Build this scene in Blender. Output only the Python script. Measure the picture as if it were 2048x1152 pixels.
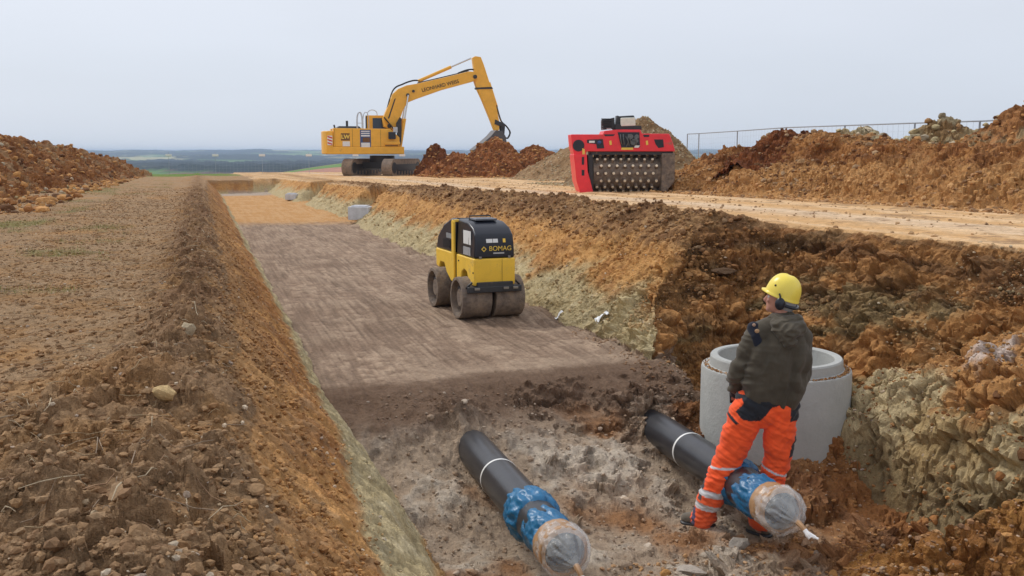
import bpy, bmesh, math, random
import numpy as np
from mathutils import Vector, Matrix, noise as mnoise
R = math.radians
for o in list(bpy.data.objects): bpy.data.objects.remove(o)
SC = bpy.context.scene
COL = SC.collection
# ------------------------------------------------------------------ camera
# world +Y runs along the trench, +X across it to the right; the photographer stands on the left bank
FPX = 1991.0
PITCH = math.atan((576-303)/FPX)
YAW = R(17.38)
ZC = 2.05
cam_d = bpy.data.cameras.new('camera'); cam = bpy.data.objects.new('camera', cam_d); COL.objects.link(cam)
cam_d.sensor_width = 36; cam_d.lens = 36*FPX/2048; cam_d.clip_start = .1; cam_d.clip_end = 30000
cam.location = (0, 0, ZC); cam.rotation_euler = (R(90)-PITCH, 0, -YAW)
SC.camera = cam
# ------------------------------------------------------------------ sky and sun (overcast)
SUN_EL, SUN_AZ = R(48), R(-35)
w = bpy.data.worlds.new('World'); SC.world = w; w.use_nodes = True
nt = w.node_tree; nt.nodes.clear()
def N(nt, t, **k):
    n = nt.nodes.new(t)
    for a, b in k.items():
        if a == 'ins':
            for i, v in b.items(): n.inputs[i].default_value = v
        else: setattr(n, a, b)
    return n
out = N(nt, 'ShaderNodeOutputWorld'); bg = N(nt, 'ShaderNodeBackground')
sky = N(nt, 'ShaderNodeTexSky', sky_type='NISHITA', sun_disc=False, sun_elevation=SUN_EL, sun_rotation=SUN_AZ,
        altitude=300, air_density=1.0, dust_density=3.0, ozone_density=1.0)
hs = N(nt, 'ShaderNodeHueSaturation', ins={'Saturation': .4})
tc = N(nt, 'ShaderNodeTexCoord'); sep = N(nt, 'ShaderNodeSeparateXYZ')
mp = N(nt, 'ShaderNodeMapping'); mp.inputs['Scale'].default_value = (1, 1, 4.0)
nz = N(nt, 'ShaderNodeTexNoise', ins={'Scale': 1.6, 'Detail': 4, 'Roughness': .5})
ramp = N(nt, 'ShaderNodeValToRGB')       # overcast layer: clear blue-grey low down, paler higher up
ramp.color_ramp.elements[0].position = 0.0; ramp.color_ramp.elements[0].color = (5.6, 6.15, 7.05, 1)
ramp.color_ramp.elements[1].position = .30; ramp.color_ramp.elements[1].color = (6.8, 6.95, 7.6, 1)
e = ramp.color_ramp.elements.new(.08); e.color = (5.75, 6.25, 7.1, 1)
mr = N(nt, 'ShaderNodeMapRange', ins={'From Min': .3, 'From Max': .7, 'To Min': .945, 'To Max': 1.05})
mul = N(nt, 'ShaderNodeVectorMath', operation='SCALE')
mix = N(nt, 'ShaderNodeMix', data_type='RGBA', ins={'Factor': .86})
L = nt.links.new
L(tc.outputs['Generated'], sep.inputs[0]); L(sep.outputs['Z'], ramp.inputs[0])
L(tc.outputs['Generated'], mp.inputs[0]); L(mp.outputs[0], nz.inputs['Vector']); L(nz.outputs['Fac'], mr.inputs['Value'])
L(ramp.outputs[0], mul.inputs[0]); L(mr.outputs[0], mul.inputs['Scale'])
L(sky.outputs[0], hs.inputs['Color']); L(hs.outputs[0], mix.inputs['A']); L(mul.outputs[0], mix.inputs['B'])
L(mix.outputs['Result'], bg.inputs['Color']); bg.inputs['Strength'].default_value = .1; L(bg.outputs[0], out.inputs[0])
sun_d = bpy.data.lights.new('sun', 'SUN'); sun_d.energy = 1.5; sun_d.angle = R(10); sun_d.color = (1, .96, .9)
sun = bpy.data.objects.new('sun', sun_d); COL.objects.link(sun)
sv = Vector((math.sin(SUN_AZ)*math.cos(SUN_EL), math.cos(SUN_AZ)*math.cos(SUN_EL), math.sin(SUN_EL)))
sun.rotation_euler = sv.to_track_quat('Z', 'Y').to_euler(); sun.location = (0, 0, 30)
SC.view_settings.view_transform = 'Standard'; SC.view_settings.look = 'None'
SC.view_settings.exposure = 0.3; SC.view_settings.gamma = 1.0
SC.render.engine = 'CYCLES'; SC.cycles.max_bounces = 6; SC.cycles.volume_bounces = 1

# ------------------------------------------------------------------ numpy noise
def _hash(ix, iy, s):
    h = (ix.astype(np.int64)*374761393 + iy.astype(np.int64)*668265263 + s*362437) & 0xffffffff
    h = ((h ^ (h >> 13))*1274126177) & 0xffffffff
    h = ((h ^ (h >> 16))*2246822519) & 0xffffffff
    return ((h ^ (h >> 15)) & 0xffffff)/float(0x1000000)
def gn(x, y, s=0):
    ix = np.floor(x); iy = np.floor(y); fx = x-ix; fy = y-iy
    u = fx*fx*fx*(fx*(fx*6-15)+10); v = fy*fy*fy*(fy*(fy*6-15)+10)
    def g(a, b):
        t = _hash(ix+a, iy+b, s)*6.2831853
        return np.cos(t)*(fx-a)+np.sin(t)*(fy-b)
    a = g(0, 0); b = g(1, 0); c = g(0, 1); d = g(1, 1)
    return ((a+(b-a)*u)*(1-v)+(c+(d-c)*u)*v)*1.5
def fbm(x, y, o=5, s=0, gain=.5):
    r = 0; a = 1.0
    for i in range(o):
        r = r+a*gn(x, y, s+i*17); x = x*2.03+5.1; y = y*2.03-3.7; a *= gain
    return r
def worley(x, y, s=0):
    ix = np.floor(x); iy = np.floor(y)
    f1 = np.full(np.shape(x), 9.0); f2 = f1.copy(); cid = np.zeros(np.shape(x))
    for a in (-1, 0, 1):
        for b in (-1, 0, 1):
            px = ix+a+_hash(ix+a, iy+b, s); py = iy+b+_hash(ix+a, iy+b, s+7)
            d = np.hypot(px-x, py-y); n = d < f1
            f2 = np.where(n, f1, np.minimum(f2, d)); cid = np.where(n, _hash(ix+a, iy+b, s+11), cid); f1 = np.where(n, d, f1)
    return f1, f2, cid
def lumps(x, y, sc, s=0):
    """earth clods: rounded cells of random height, about 1 high, cell size sc"""
    wx = x/sc+.35*gn(x/sc*1.7, y/sc*1.7, s+3); wy = y/sc+.35*gn(x/sc*1.7+9, y/sc*1.7, s+4)
    f1, f2, c = worley(wx, wy, s)
    return np.clip(1-f1*f1*2.0, 0, 1)*c*c
def gn3(x, y, z, s=0):
    ix = np.floor(x); iy = np.floor(y); iz = np.floor(z); fx = x-ix; fy = y-iy; fz = z-iz
    u = fx*fx*(3-2*fx); v = fy*fy*(3-2*fy); w_ = fz*fz*(3-2*fz)
    def g(a, b, c):
        X = ix+a+57*(iz+c); Y = iy+b+131*(iz+c); t = _hash(X, Y, s)*6.2831853; q = _hash(X, Y, s+5)*2-1; r = np.sqrt(1-q*q)
        return np.cos(t)*r*(fx-a)+np.sin(t)*r*(fy-b)+q*(fz-c)
    l0 = lerp(lerp(g(0, 0, 0), g(1, 0, 0), u), lerp(g(0, 1, 0), g(1, 1, 0), u), v); l1 = lerp(lerp(g(0, 0, 1), g(1, 0, 1), u), lerp(g(0, 1, 1), g(1, 1, 1), u), v)
    return lerp(l0, l1, w_)*1.5
def fbm3(x, y, z, o=4, s=0):
    r = 0; a = 1.0
    for i in range(o): r = r+a*gn3(x, y, z, s+i*19); x = x*2.03+3.1; y = y*2.03-1.7; z = z*2.03+.9; a *= .5
    return r
def worley3(x, y, z, s=0):
    ix = np.floor(x); iy = np.floor(y); iz = np.floor(z); f1 = np.full(np.shape(x), 9.0); f2 = f1.copy(); cid = np.zeros(np.shape(x))
    for a in (-1, 0, 1):
        for b in (-1, 0, 1):
            for c in (-1, 0, 1):
                X = ix+a+57*(iz+c); Y = iy+b+131*(iz+c)
                d = np.sqrt((ix+a+_hash(X, Y, s)-x)**2+(iy+b+_hash(X, Y, s+7)-y)**2+(iz+c+_hash(X, Y, s+9)-z)**2)
                n = d < f1; f2 = np.where(n, f1, np.minimum(f2, d)); cid = np.where(n, _hash(X, Y, s+11), cid); f1 = np.where(n, d, f1)
    return f1, f2, cid
def lumps3(x, y, z, sc, s=0):
    f1, f2, c = worley3(x/sc+.3*gn3(x/sc*1.5, y/sc*1.5, z/sc*1.5, s+3), y/sc, z/sc+.3*gn3(x/sc*1.5+7, y/sc*1.5, z/sc*1.5, s+4), s)
    return np.clip(1-f1*f1*1.6, 0, 1)*c
def blocks3(x, y, z, sc, s=0):
    """angular broken earth: cells of differing height with open joints"""
    wx = .35*gn3(x/sc*2, y/sc*2, z/sc*2, s+3)
    f1, f2, c = worley3(x/sc+wx, y/sc-wx, z/sc*1.25, s); return (c-.5)*ss(0, .18, f2-f1)-.35*ss(.14, 0, f2-f1)
def ss(a, b, x):
    t = np.clip((x-a)/(b-a), 0, 1); return t*t*(3-2*t)
def lerp(a, b, t): return a+(b-a)*t
def cmix(A, B, t):
    t = np.asarray(t)[..., None]; return np.asarray(A)*(1-t)+np.asarray(B)*t
def srgb(r, g, b):
    return np.array([((c/255+.055)/1.055)**2.4 if c > 10 else c/3295 for c in (r, g, b)])

# ------------------------------------------------------------------ pixel-free helpers for objects
def link(o, parent=None):
    COL.objects.link(o)
    if parent is not None: o.parent = parent
    return o
def tag(o, label=None, cat=None, group=None, kind=None):
    if label: o['label'] = label
    if cat: o['category'] = cat
    if group: o['group'] = group
    if kind: o['kind'] = kind
    return o
def npmesh(name, V, F, mat, parent=None, col=None, smooth=True, col_name='Col'):
    """V (n,3), F (m,k) arrays -> object"""
    me = bpy.data.meshes.new(name)
    V = np.asarray(V, dtype=np.float32); F = np.asarray(F, dtype=np.int32)
    me.vertices.add(len(V)); me.vertices.foreach_set('co', V.ravel())
    k = F.shape[1]; me.loops.add(F.size); me.loops.foreach_set('vertex_index', F.ravel())
    me.polygons.add(len(F)); me.polygons.foreach_set('loop_start', np.arange(0, F.size, k, dtype=np.int32))
    me.polygons.foreach_set('loop_total', np.full(len(F), k, dtype=np.int32))
    me.polygons.foreach_set('use_smooth', np.full(len(F), smooth))
    me.update(calc_edges=True)
    if col is not None:
        a = me.attributes.new(col_name, 'FLOAT_COLOR', 'POINT')
        c = np.ones((len(V), 4), dtype=np.float32); c[:, :3] = col; a.data.foreach_set('color', c.ravel())
    me.materials.append(mat)
    return link(bpy.data.objects.new(name, me), parent)
# ------------------------------------------------------------------ materials
def newmat(name):
    m = bpy.data.materials.new(name); m.use_nodes = True
    b = m.node_tree.nodes['Principled BSDF']; return m, m.node_tree, b
def soil_mat(name='soil', vscale=22, bump=.5, amount=.35, rough=.93):
    m, t, b = newmat(name); l = t.links.new
    at = N(t, 'ShaderNodeAttribute', attribute_name='Col')
    tc = N(t, 'ShaderNodeTexCoord')
    n1 = N(t, 'ShaderNodeTexNoise', ins={'Scale': vscale, 'Detail': 6, 'Roughness': .7})
    n2 = N(t, 'ShaderNodeTexNoise', ins={'Scale': vscale*6, 'Detail': 3, 'Roughness': .7})
    vo = N(t, 'ShaderNodeTexVoronoi', ins={'Scale': vscale*2.2, 'Randomness': 1})
    for n in (n1, n2, vo): l(tc.outputs['Object'], n.inputs['Vector'])
    r1 = N(t, 'ShaderNodeMapRange', ins={'From Min': .25, 'From Max': .75, 'To Min': 1-amount, 'To Max': 1+amount})
    l(n1.outputs['Fac'], r1.inputs['Value'])
    r2 = N(t, 'ShaderNodeMapRange', ins={'From Min': .25, 'From Max': .75, 'To Min': 1-amount*.7, 'To Max': 1+amount*.7})
    l(n2.outputs['Fac'], r2.inputs['Value'])
    mm = N(t, 'ShaderNodeMath', operation='MULTIPLY'); l(r1.outputs[0], mm.inputs[0]); l(r2.outputs[0], mm.inputs[1])
    vm = N(t, 'ShaderNodeVectorMath', operation='SCALE'); l(at.outputs['Color'], vm.inputs[0]); l(mm.outputs[0], vm.inputs['Scale'])
    l(vm.outputs[0], b.inputs['Base Color']); b.inputs['Roughness'].default_value = rough
    b.inputs['Specular IOR Level'].default_value = .2
    ad = N(t, 'ShaderNodeMath', operation='ADD'); l(n1.outputs['Fac'], ad.inputs[0])
    a2 = N(t, 'ShaderNodeMath', operation='MULTIPLY_ADD', ins={1: -.5}); l(vo.outputs['Distance'], a2.inputs[0]); l(n2.outputs['Fac'], a2.inputs[2])
    l(a2.outputs[0], ad.inputs[1])
    bp = N(t, 'ShaderNodeBump', ins={'Strength': bump, 'Distance': .02}); l(ad.outputs[0], bp.inputs['Height']); l(bp.outputs[0], b.inputs['Normal'])
    return m
def simple(name, col, rough=.5, metal=0, var=.12, vscale=8, bump=0, bscale=30, dirt=0, dirtcol=(.18, .12, .07), coat=0, dscale=3, spec=.5, alpha=1):
    """painted/plain surface with uneven tone, optional dried mud in patches"""
    m, t, b = newmat(name); l = t.links.new
    tc = N(t, 'ShaderNodeTexCoord')
    n1 = N(t, 'ShaderNodeTexNoise', ins={'Scale': vscale, 'Detail': 5, 'Roughness': .65}); l(tc.outputs['Object'], n1.inputs['Vector'])
    r1 = N(t, 'ShaderNodeMapRange', ins={'From Min': .25, 'From Max': .75, 'To Min': 1-var, 'To Max': 1+var}); l(n1.outputs['Fac'], r1.inputs['Value'])
    vm = N(t, 'ShaderNodeVectorMath', operation='SCALE', ins={0: tuple(col)}); l(r1.outputs[0], vm.inputs['Scale'])
    src = vm.outputs[0]
    b.inputs['Roughness'].default_value = rough
    if dirt > 0:
        n2 = N(t, 'ShaderNodeTexNoise', ins={'Scale': dscale, 'Detail': 8, 'Roughness': .75}); l(tc.outputs['Object'], n2.inputs['Vector'])
        r2 = N(t, 'ShaderNodeMapRange', ins={'From Min': .72-dirt*.45, 'From Max': .82-dirt*.3, 'To Min': 0, 'To Max': .9}); l(n2.outputs['Fac'], r2.inputs['Value'])
        mx = N(t, 'ShaderNodeMix', data_type='RGBA', ins={'B': (*dirtcol, 1)}); l(r2.outputs[0], mx.inputs['Factor']); l(src, mx.inputs['A']); src = mx.outputs['Result']
        r3 = N(t, 'ShaderNodeMapRange', ins={'To Min': rough, 'To Max': .95}); l(r2.outputs[0], r3.inputs['Value']); l(r3.outputs[0], b.inputs['Roughness'])
    l(src, b.inputs['Base Color'])
    b.inputs['Metallic'].default_value = metal; b.inputs['Coat Weight'].default_value = coat; b.inputs['Specular IOR Level'].default_value = spec
    if bump > 0:
        n3 = N(t, 'ShaderNodeTexNoise', ins={'Scale': bscale, 'Detail': 5, 'Roughness': .6}); l(tc.outputs['Object'], n3.inputs['Vector'])
        bp = N(t, 'ShaderNodeBump', ins={'Strength': bump, 'Distance': .02}); l(n3.outputs['Fac'], bp.inputs['Height']); l(bp.outputs[0], b.inputs['Normal'])
    if alpha < 1: b.inputs['Alpha'].default_value = alpha
    return m
M_SOIL = soil_mat('soil', 22, .8, .4)
M_CLAY = soil_mat('clay', 14, .6, .3)
M_ROAD = soil_mat('road_earth', 9, .45, .28)
M_FLOOR = soil_mat('compacted_fill', 30, .7, .32)
M_STONE = soil_mat('stone', 30, .4, .3, .85)
M_HILL = soil_mat('far_land', .02, .0, .25)
# ------------------------------------------------------------------ land form
C_TOP = srgb(160, 124, 84); C_TOPD = srgb(114, 80, 52); C_DRY = srgb(163, 135, 103); C_OR = srgb(186, 138, 82); C_ORD = srgb(154, 106, 62)
C_GC = srgb(174, 158, 120); C_GCL = srgb(194, 182, 150); C_FLOOR = srgb(147, 124, 104); C_FLOORL = srgb(170, 148, 126); C_FLOORD = srgb(104, 82, 65)
C_PIT = srgb(170, 150, 128); C_PITL = srgb(204, 192, 174); C_ROAD = srgb(196, 156, 108); C_ROADL = srgb(214, 180, 138); C_RED = srgb(150, 82, 42)
C_DK = srgb(72, 50, 34); C_GREEN = srgb(110, 118, 62)
def _at(px, py, D):
    u = (px-1024)/FPX; v = (576-py)/FPX; fw = math.cos(PITCH)+v*math.sin(PITCH); t = D/math.hypot(u, fw)
    return (u*t*math.cos(YAW)+fw*t*math.sin(YAW), -u*t*math.sin(YAW)+fw*t*math.cos(YAW), ZC+(-math.sin(PITCH)+v*math.cos(PITCH))*t)
FEET = [_at(1395, 1050, 7.16)[:2], _at(1415, 1048, 7.15)[:2], _at(1520, 1056, 7.22)[:2]]; FOOT_Z = _at(1400, 1052, 7.15)[2]
def interp(y, xs, zs): return np.interp(y, xs, zs)
def z_road(x, y):
    d = np.hypot(x, y)
    return interp(d, [0, 9, 18, 28, 50, 67, 90], [1.22, 1.22, 1.1, .95, .72, .55, .2])
def z_left(x, y): return interp(y, [0, 30, 52, 70, 90], [.85, .85, .66, .5, .1])
def land(x, y, detail=True):
    """height and colour of the site's earth at x, y"""
    n1 = fbm(x*.35, y*.35, 3, 1); n2 = fbm(x*1.3, y*1.3, 4, 11); n3 = fbm(x*6, y*6, 4, 21); n4 = gn(x*.9, y*2.5, 31)
    far = ss(25, 60, y)
    cl1 = lumps(x, y, .30, 41); cl2 = lumps(x, y, .13, 42); cl3 = lumps(x, y, .055, 43)
    fine = cl2*.5+cl3*.35
    # left bank
    zl = z_left(x, y)+n1*.05
    wrw = .30+.55*ss(6.5, 3.5, y)
    wr = np.exp(-((x+.12+.5*(wrw-.30)-.10*n2)/wrw)**2)*(1-.5*ss(20, 40, y))         # loose dark windrow on the crest
    near = ss(9, 3, y)
    zl_d = zl+n2*.02+n3*.010+fine*.024+wr*(.07+.07*cl1+.07*cl2+.03*cl3+.05*n2)+near*ss(-4, -.3, x)*(.04*cl1+.03*cl2)
    # right side
    zr = z_road(x, y)
    crest_x = 5.75-.5*ss(25, 50, y)
    wr2 = np.exp(-((x-crest_x-.1*n2)/(.5+.1*n1))**2)*(1-.75*ss(16, 40, y))*ss(7.6, 9.6, y)
    rut = np.sin((x-7.4+.1*n1)*5.2)*.012*ss(6.5, 7.5, x)
    zr_d = zr+rut+n2*.015*(1-far)+n3*.004+cl3*.006+wr2*(.10+.10*cl1+.10*cl2+.04*cl3+.06*n2)
    # trench section
    xl = 1.0+.05*n1+.02*n2; xr = 4.15-.9*ss(33, 50, y)+.07*n1+.06*gn(y*1.1, y*0+.5, 77)
    teeth = gn(x*1.2, y*9, 51)*.6+gn(x*2, y*20, 52)*.4
    sl = (xl-x)*np.where(x > xl, 1.75, 1.02)+.018*teeth+.012*n3+cl3*.018+.03*n2
    sr_slope = .80+.1*n1
    sr = (x-xr)*sr_slope+.02*teeth*(1+2*far)+.02*n3+.05*n2+cl2*.03*ss(.4, 1., x-xr)+.03*cl3
    # side notches cut into the right bank
    for (yc, wd, dp) in ((30.0, 1.5, 1.5), (40.5, 1.3, 1.6)):
        inn = ss(wd+.35, wd-.35, np.abs(y-yc-(x-xr)*.9))
        sr = np.where(x > xr-.2, lerp(sr, np.maximum(-.02, (x-xr-dp)*1.3), inn), sr)
    fl = interp(y, [0, 5.2, 6.6, 7.3, 7.85, 8.25, 8.55, 8.8, 200], [-.82, -.80, -.77, -.62, -.38, -.16, -.03, 0, 0])
    fl = np.where(y < 8.9, interp(y+.12*n2*ss(9, 8, y)+.18*(x-2.5)*-.25, [0, 5.2, 6.6, 7.3, 7.85, 8.25, 8.5, 8.66, 200], [-.82, -.80, -.75, -.56, -.30, -.13, -.03, 0, 0]), fl)
    pitm = ss(8.6, 7.6, y)
    grad = gn(x*8+gn(x, y*.5, 61)*1.0, y*.35, 62)
    st1 = gn(x*16+.5*gn(x*2, y*2, 64), y*1.2, 65); st2 = gn(x*34+.6*gn(x*3, y, 68), y*.5, 67)*.8+.5*gn((x+y*.55)*3, (y-x*.5)*22, 66)*ss(-.1, .4, gn(x*.8, y*.5, 69))+.7*gn(x*1.6, y*.3, 73)
    fl = fl+(1-pitm)*(.010*n2+.006*grad+.006*n3+cl3*.007+.02*n1+.006*st1+.006*st2*ss(-.2, .4, n2))+pitm*(.05*n2+.016*n3+.012*cl1+.022*cl2+.014*cl3)
    for px_ in (2.05, 3.76): fl = fl+.13*np.exp(-((x-px_)/.24)**2-((y-7.98)/.28)**2)*(1+.5*n3)
    fl = fl+ss(.45, 0, np.abs(x-xr+.1))*.05*n2+far*0
    # manhole pit on the right
    n = Vector((-.74, .67, 0))
    d1 = (x-4.25)*n.x+(y-8.35)*n.y
    d = np.maximum(np.maximum(d1, y-9.25), x-5.55+.05*n2)+.10*fbm(x*1.3, y*1.3, 2, 11)
    dp = np.maximum(d, 0)+0; wall = -.76+np.where(dp < .45, dp*2.2, .99+(dp-.45)*1.05)+.02*cl2+.12*ss(.1, .5, fbm(x*1.1, y*1.1, 2, 15))*ss(.2, .7, d)
    bankR = np.minimum(np.maximum(sr, -9), zr_d)
    pitfl = -.76+.32*ss(6.2, 6.9, y)*ss(3.9, 4.5, x)+.07*n2+.08*cl1+.05*cl2+.02*cl3
    zpit = np.where(d < 0, pitfl, wall)
    zR = np.minimum(bankR, np.maximum(zpit, -.8))
    inpit = (x > 3.0) & (y < 12)
    floorx = np.where(x < 4.35, fl, -9)
    zR2 = np.where(inpit, zR, bankR)
    # overhanging lip: the hard road crust stands proud of the soft wall
    z = np.where(x < 2.6, np.maximum(np.minimum(sl, zl_d), fl), np.maximum(zR2, floorx))
    # trench end wall
    endz = (y-51.2)*1.6+.05*teeth
    zend = np.minimum(np.where(x < 3, zl_d, zr), endz)
    z = np.where(y > 51, np.maximum(z, zend), z)
    z = np.where(y > 53, np.where(x < 3, np.maximum(zl_d, z), np.maximum(zr_d, z)), z)
    for fx, fy in FEET: z = np.where(x > 2.6, lerp(z, np.minimum(z, FOOT_Z+.012), np.exp(-((x-fx)**2+(y-fy)**2)/.045)), z)      # trodden flat where the worker stands
    # ---- colour
    c = cmix(C_TOP, C_DRY, ss(-.7, .4, n2+n3*.6)*.85)
    c = cmix(c, C_GREEN, ss(.35, .8, fbm(x*.5, y*.5, 3, 91)+.25*n3)*ss(-.6, -2, x)*.55)
    c = cmix(c, C_OR, ss(.45, .8, fbm(x*.7+4, y*.7, 3, 97))*.4)
    c = cmix(c, C_TOPD, np.clip(wr*1.3, 0, 1)*ss(-.7, .7, n2+.5*n3)*.75*(1-.7*near))
    c = cmix(c, srgb(92, 122, 48), ss(61, 66, y)*ss(5, 1, x)*.9)
    # left slope
    onL = (z < zl-.04) & (x > -.3) & (x < 2.6)
    cs = cmix(cmix(C_OR, C_TOP, .3), C_ORD, ss(-.5, .6, n2+n3*.5)); cs = cmix(cs, C_DRY, ss(.2, .9, n3+teeth*.6)*.5)
    lim = .12+.06*n2+.20*near
    cs = cmix(cs, C_GC, ss(lim+.05, lim-.03, z+.015*n3)); cs = cmix(cs, C_GCL, ss(lim, lim-.1, z)*ss(-.2, .8, n3)*.6)
    cs = cmix(cs, C_OR, ss(-.38, -.52, z+.05*n2)*.7)
    cs = cmix(cs, C_TOP, ss(.40, .80, z+.18*n2+.06*n3)*.75)
    c = np.where(onL[..., None], cs, c)
    # right side colours
    cr = cmix(C_ROAD, C_ROADL, ss(-.5, .5, gn(x*2.2, y*.15, 71)+.4*n3)); cr = cmix(cr, C_DRY, ss(.0, .8, n2)*.35)
    trackm = ss(.5, .1, np.abs(x-8.6-.6*n1*.5))
    cr = cmix(cr, srgb(206, 188, 165), trackm*.45)
    cr = cmix(cr, C_TOPD, ss(.4, .9, n3+n2)*.5)
    cr = cmix(cr, C_TOP, np.clip(wr2*1.5, 0, 1)*.9); cr = cmix(cr, C_TOPD, np.clip(wr2*1.4, 0, 1)*ss(-.6, .4, n3+n2)*.75)
    c = np.where((x > 2.6)[..., None], cr, c)
    onR = (x > 2.6) & (z < zr-.03) & (y < 51.5)
    h2 = z+.09*n2+.03*n3+.04*teeth
    cb = cmix(C_GC*1.05, srgb(190, 144, 88), ss(.30, .58, h2+.1*n2)); cb = cmix(cb, C_GCL, ss(-.1, .9, n3+teeth*.5)*.35*ss(.55, .3, z))
    cb = cmix(cb, C_ORD, ss(.0, .8, n3+n2)*.6*ss(.3, .5, z)); cb = cmix(cb, C_TOP, ss(.82, 1.02, h2)*.85); cb = cmix(cb, C_TOPD, ss(.85, 1.02, h2)*ss(-.3, .5, n3)*.6)
    cw = cmix(srgb(146, 110, 70), srgb(164, 118, 70), ss(-.5, .5, n2)); cw = cmix(cw, srgb(122, 106, 74), ss(.1, .5, fbm(x*1.2, z*2.5+y, 3, 81))*.8)
    cw = cmix(cw, C_TOPD, ss(.6, .85, z+.1*n2)*.6); cw = cmix(cw, C_DK, ss(.3, .7, n3)*.4)
    pw = inpit & (zpit < bankR-.02)
    strat = fbm(x*.5+y*.5, z*7+.6*n1, 3, 87); cw = cmix(cw, srgb(176, 128, 76), ss(.15, .5, strat)*.55); cw = cmix(cw, C_DK, ss(-.2, -.5, strat)*.35)
    cb = np.where(pw[..., None], cw, cb)
    c = np.where(onR[..., None], cb, c)
    # floor
    isfl = ((inpit & (d < 0) & (x < 4.7) & (z < -.2)) | (z <= fl+.012)) & (x > .6) & (x < 4.7) & (y < 52)
    cf = cmix(C_FLOOR, C_FLOORL, ss(-.4, .6, n2*.4+grad*.3+st1*.4+st2*.4+n3*.3)*.9); cf = cmix(cf, C_FLOORD, ss(.2, .7, st1*.5+st2*.5-n3*.4)*.5); cf = cmix(cf, C_FLOORD, ss(.1, .8, gn(x*3, y*.8, 63)+.4*n3)*.35)
    cf = cf*np.clip(1+.20*st1+.22*st2+.12*n3, .6, 1.5)[..., None]
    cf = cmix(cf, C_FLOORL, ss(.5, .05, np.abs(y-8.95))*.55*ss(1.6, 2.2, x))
    cf = cmix(cf, cmix(C_OR, C_ROADL, .10+.25*ss(-.5, .5, grad+n2)), ss(28.0, 30.5, y+.25*(x-2.5)+.5*n2+.5*n3))
    cf = cmix(cf, srgb(172, 156, 140), ss(48, 49, y))
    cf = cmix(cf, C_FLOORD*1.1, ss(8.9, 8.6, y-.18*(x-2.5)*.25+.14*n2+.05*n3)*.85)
    cp = cmix(C_PIT, C_PITL, ss(-.2, .8, n3*.7+n2)*.75); cp = cmix(cp, C_ORD, ss(.15, .75, fbm(x*1.1+3, y*1.1, 4, 85)+ss(6.4, 5.0, y)*.35)*.8)
    cp = cmix(cp, C_DK, ss(.35, .8, n3-n2*.4)*.4)
    cf = cmix(cf, cp, ss(8.15, 7.6, y+.3*n2))
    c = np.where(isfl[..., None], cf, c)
    pf = ((d < .05) & (y < 9.6) & (z < -.2) & inpit)*1.0
    c = cmix(c, cmix(srgb(160, 114, 70), srgb(132, 88, 52), ss(-.5, .5, n2+n3)), pf*ss(3.7, 4.3, x+.35*n2+.1*n3)*.9)
    reg = np.where(isfl, 1, np.where((x > 6.25) & (y < 80) & ~onR, 2, np.where(onL | onR, 3, 0)))
    return z, c, reg

def polar_axis():
    a = np.concatenate([np.linspace(-75, -32, 60)[:-1], np.linspace(-32, 31, 1040), np.linspace(31, 75, 60)[1:]])
    return R(1)*a+YAW
def build_land():
    A = polar_axis(); n = 1380
    rr = np.concatenate([1.7*(8.3/1.7)**np.linspace(0, 1, 560)[:-1], 8.3*(13.2/8.3)**np.linspace(0, 1, 420)[:-1], 13.2*(92/13.2)**np.linspace(0, 1, 700)]); n = len(rr)
    rg, ag = np.meshgrid(rr, A, indexing='ij')
    X = rg*np.sin(ag); Y = rg*np.cos(ag)
    z, c, reg = land(X.ravel(), Y.ravel())
    m = len(A); P = np.stack([X.ravel(), Y.ravel(), z], 1)
    zs = z.reshape(n, m); k = 3                                   # smoothed slope normals, then real 3-D crumbling on the steep cuts
    G = P.reshape(n, m, 3); du = np.zeros_like(G); dv = np.zeros_like(G)
    du[k:-k] = G[2*k:]-G[:-2*k]; dv[:, k:-k] = G[:, 2*k:]-G[:, :-2*k]; nn = np.cross(dv, du).reshape(-1, 3); ln = np.linalg.norm(nn, axis=1)+1e-9; nn /= ln[:, None]
    nn *= np.sign(nn[:, 2:3]+1e-9)
    steep = ss(.93, .72, nn[:, 2])*(P[:, 1] < 45)*(ln > 1e-8)*(np.abs(P[:, 0]) < 8)
    I = np.nonzero(steep > .02)[0]; q = P[I]; st = steep[I]; right = q[:, 0] > 2.6; pitw = (right & (q[:, 1] < 10.5))
    x_, y_, z_ = q.T; f = fbm3(x_*3, y_*3, z_*3, 4, 801); l1 = lumps3(x_, y_, z_, .22, 811); l2 = lumps3(x_, y_, z_, .09, 821); l3 = lumps3(x_, y_, z_, .04, 831)
    amp = np.where(pitw, .35+1.0*ss(1.22, .98, q[:, 2]), np.where(right, .5, .14)); b1 = blocks3(x_, y_, z_, .26, 841); b2 = blocks3(x_, y_, z_, .11, 845)
    P[I] = q+nn[I]*(st*(amp*(.07*f+.04*l1+.03*l2+.09*b1+.05*b2)+np.where(right, .016, .009)*l3+.01*f-.01))[:, None]
    c[I] = np.clip(c[I]*(1+st*(.25*f+.22*(l2-.3)+.2*b2))[:, None], .01, 1)
    V = P
    i = (np.arange(n-1)[:, None]*m+np.arange(m-1)[None]).ravel()
    F = np.stack([i, i+1, i+m+1, i+m], 1)[:, ::-1]
    fr = reg[F[:, 0]]
    for k, (nm, mat) in enumerate((('ground', M_SOIL), ('trench_floor', M_FLOOR), ('dirt_road', M_ROAD), ('trench_bank', M_CLAY))):
        f = F[fr == k]; u, inv = np.unique(f, return_inverse=True)
        tag(npmesh(nm, V[u], inv.reshape(-1, 4), mat, col=c[u], smooth=False), kind='structure')
build_land()

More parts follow.
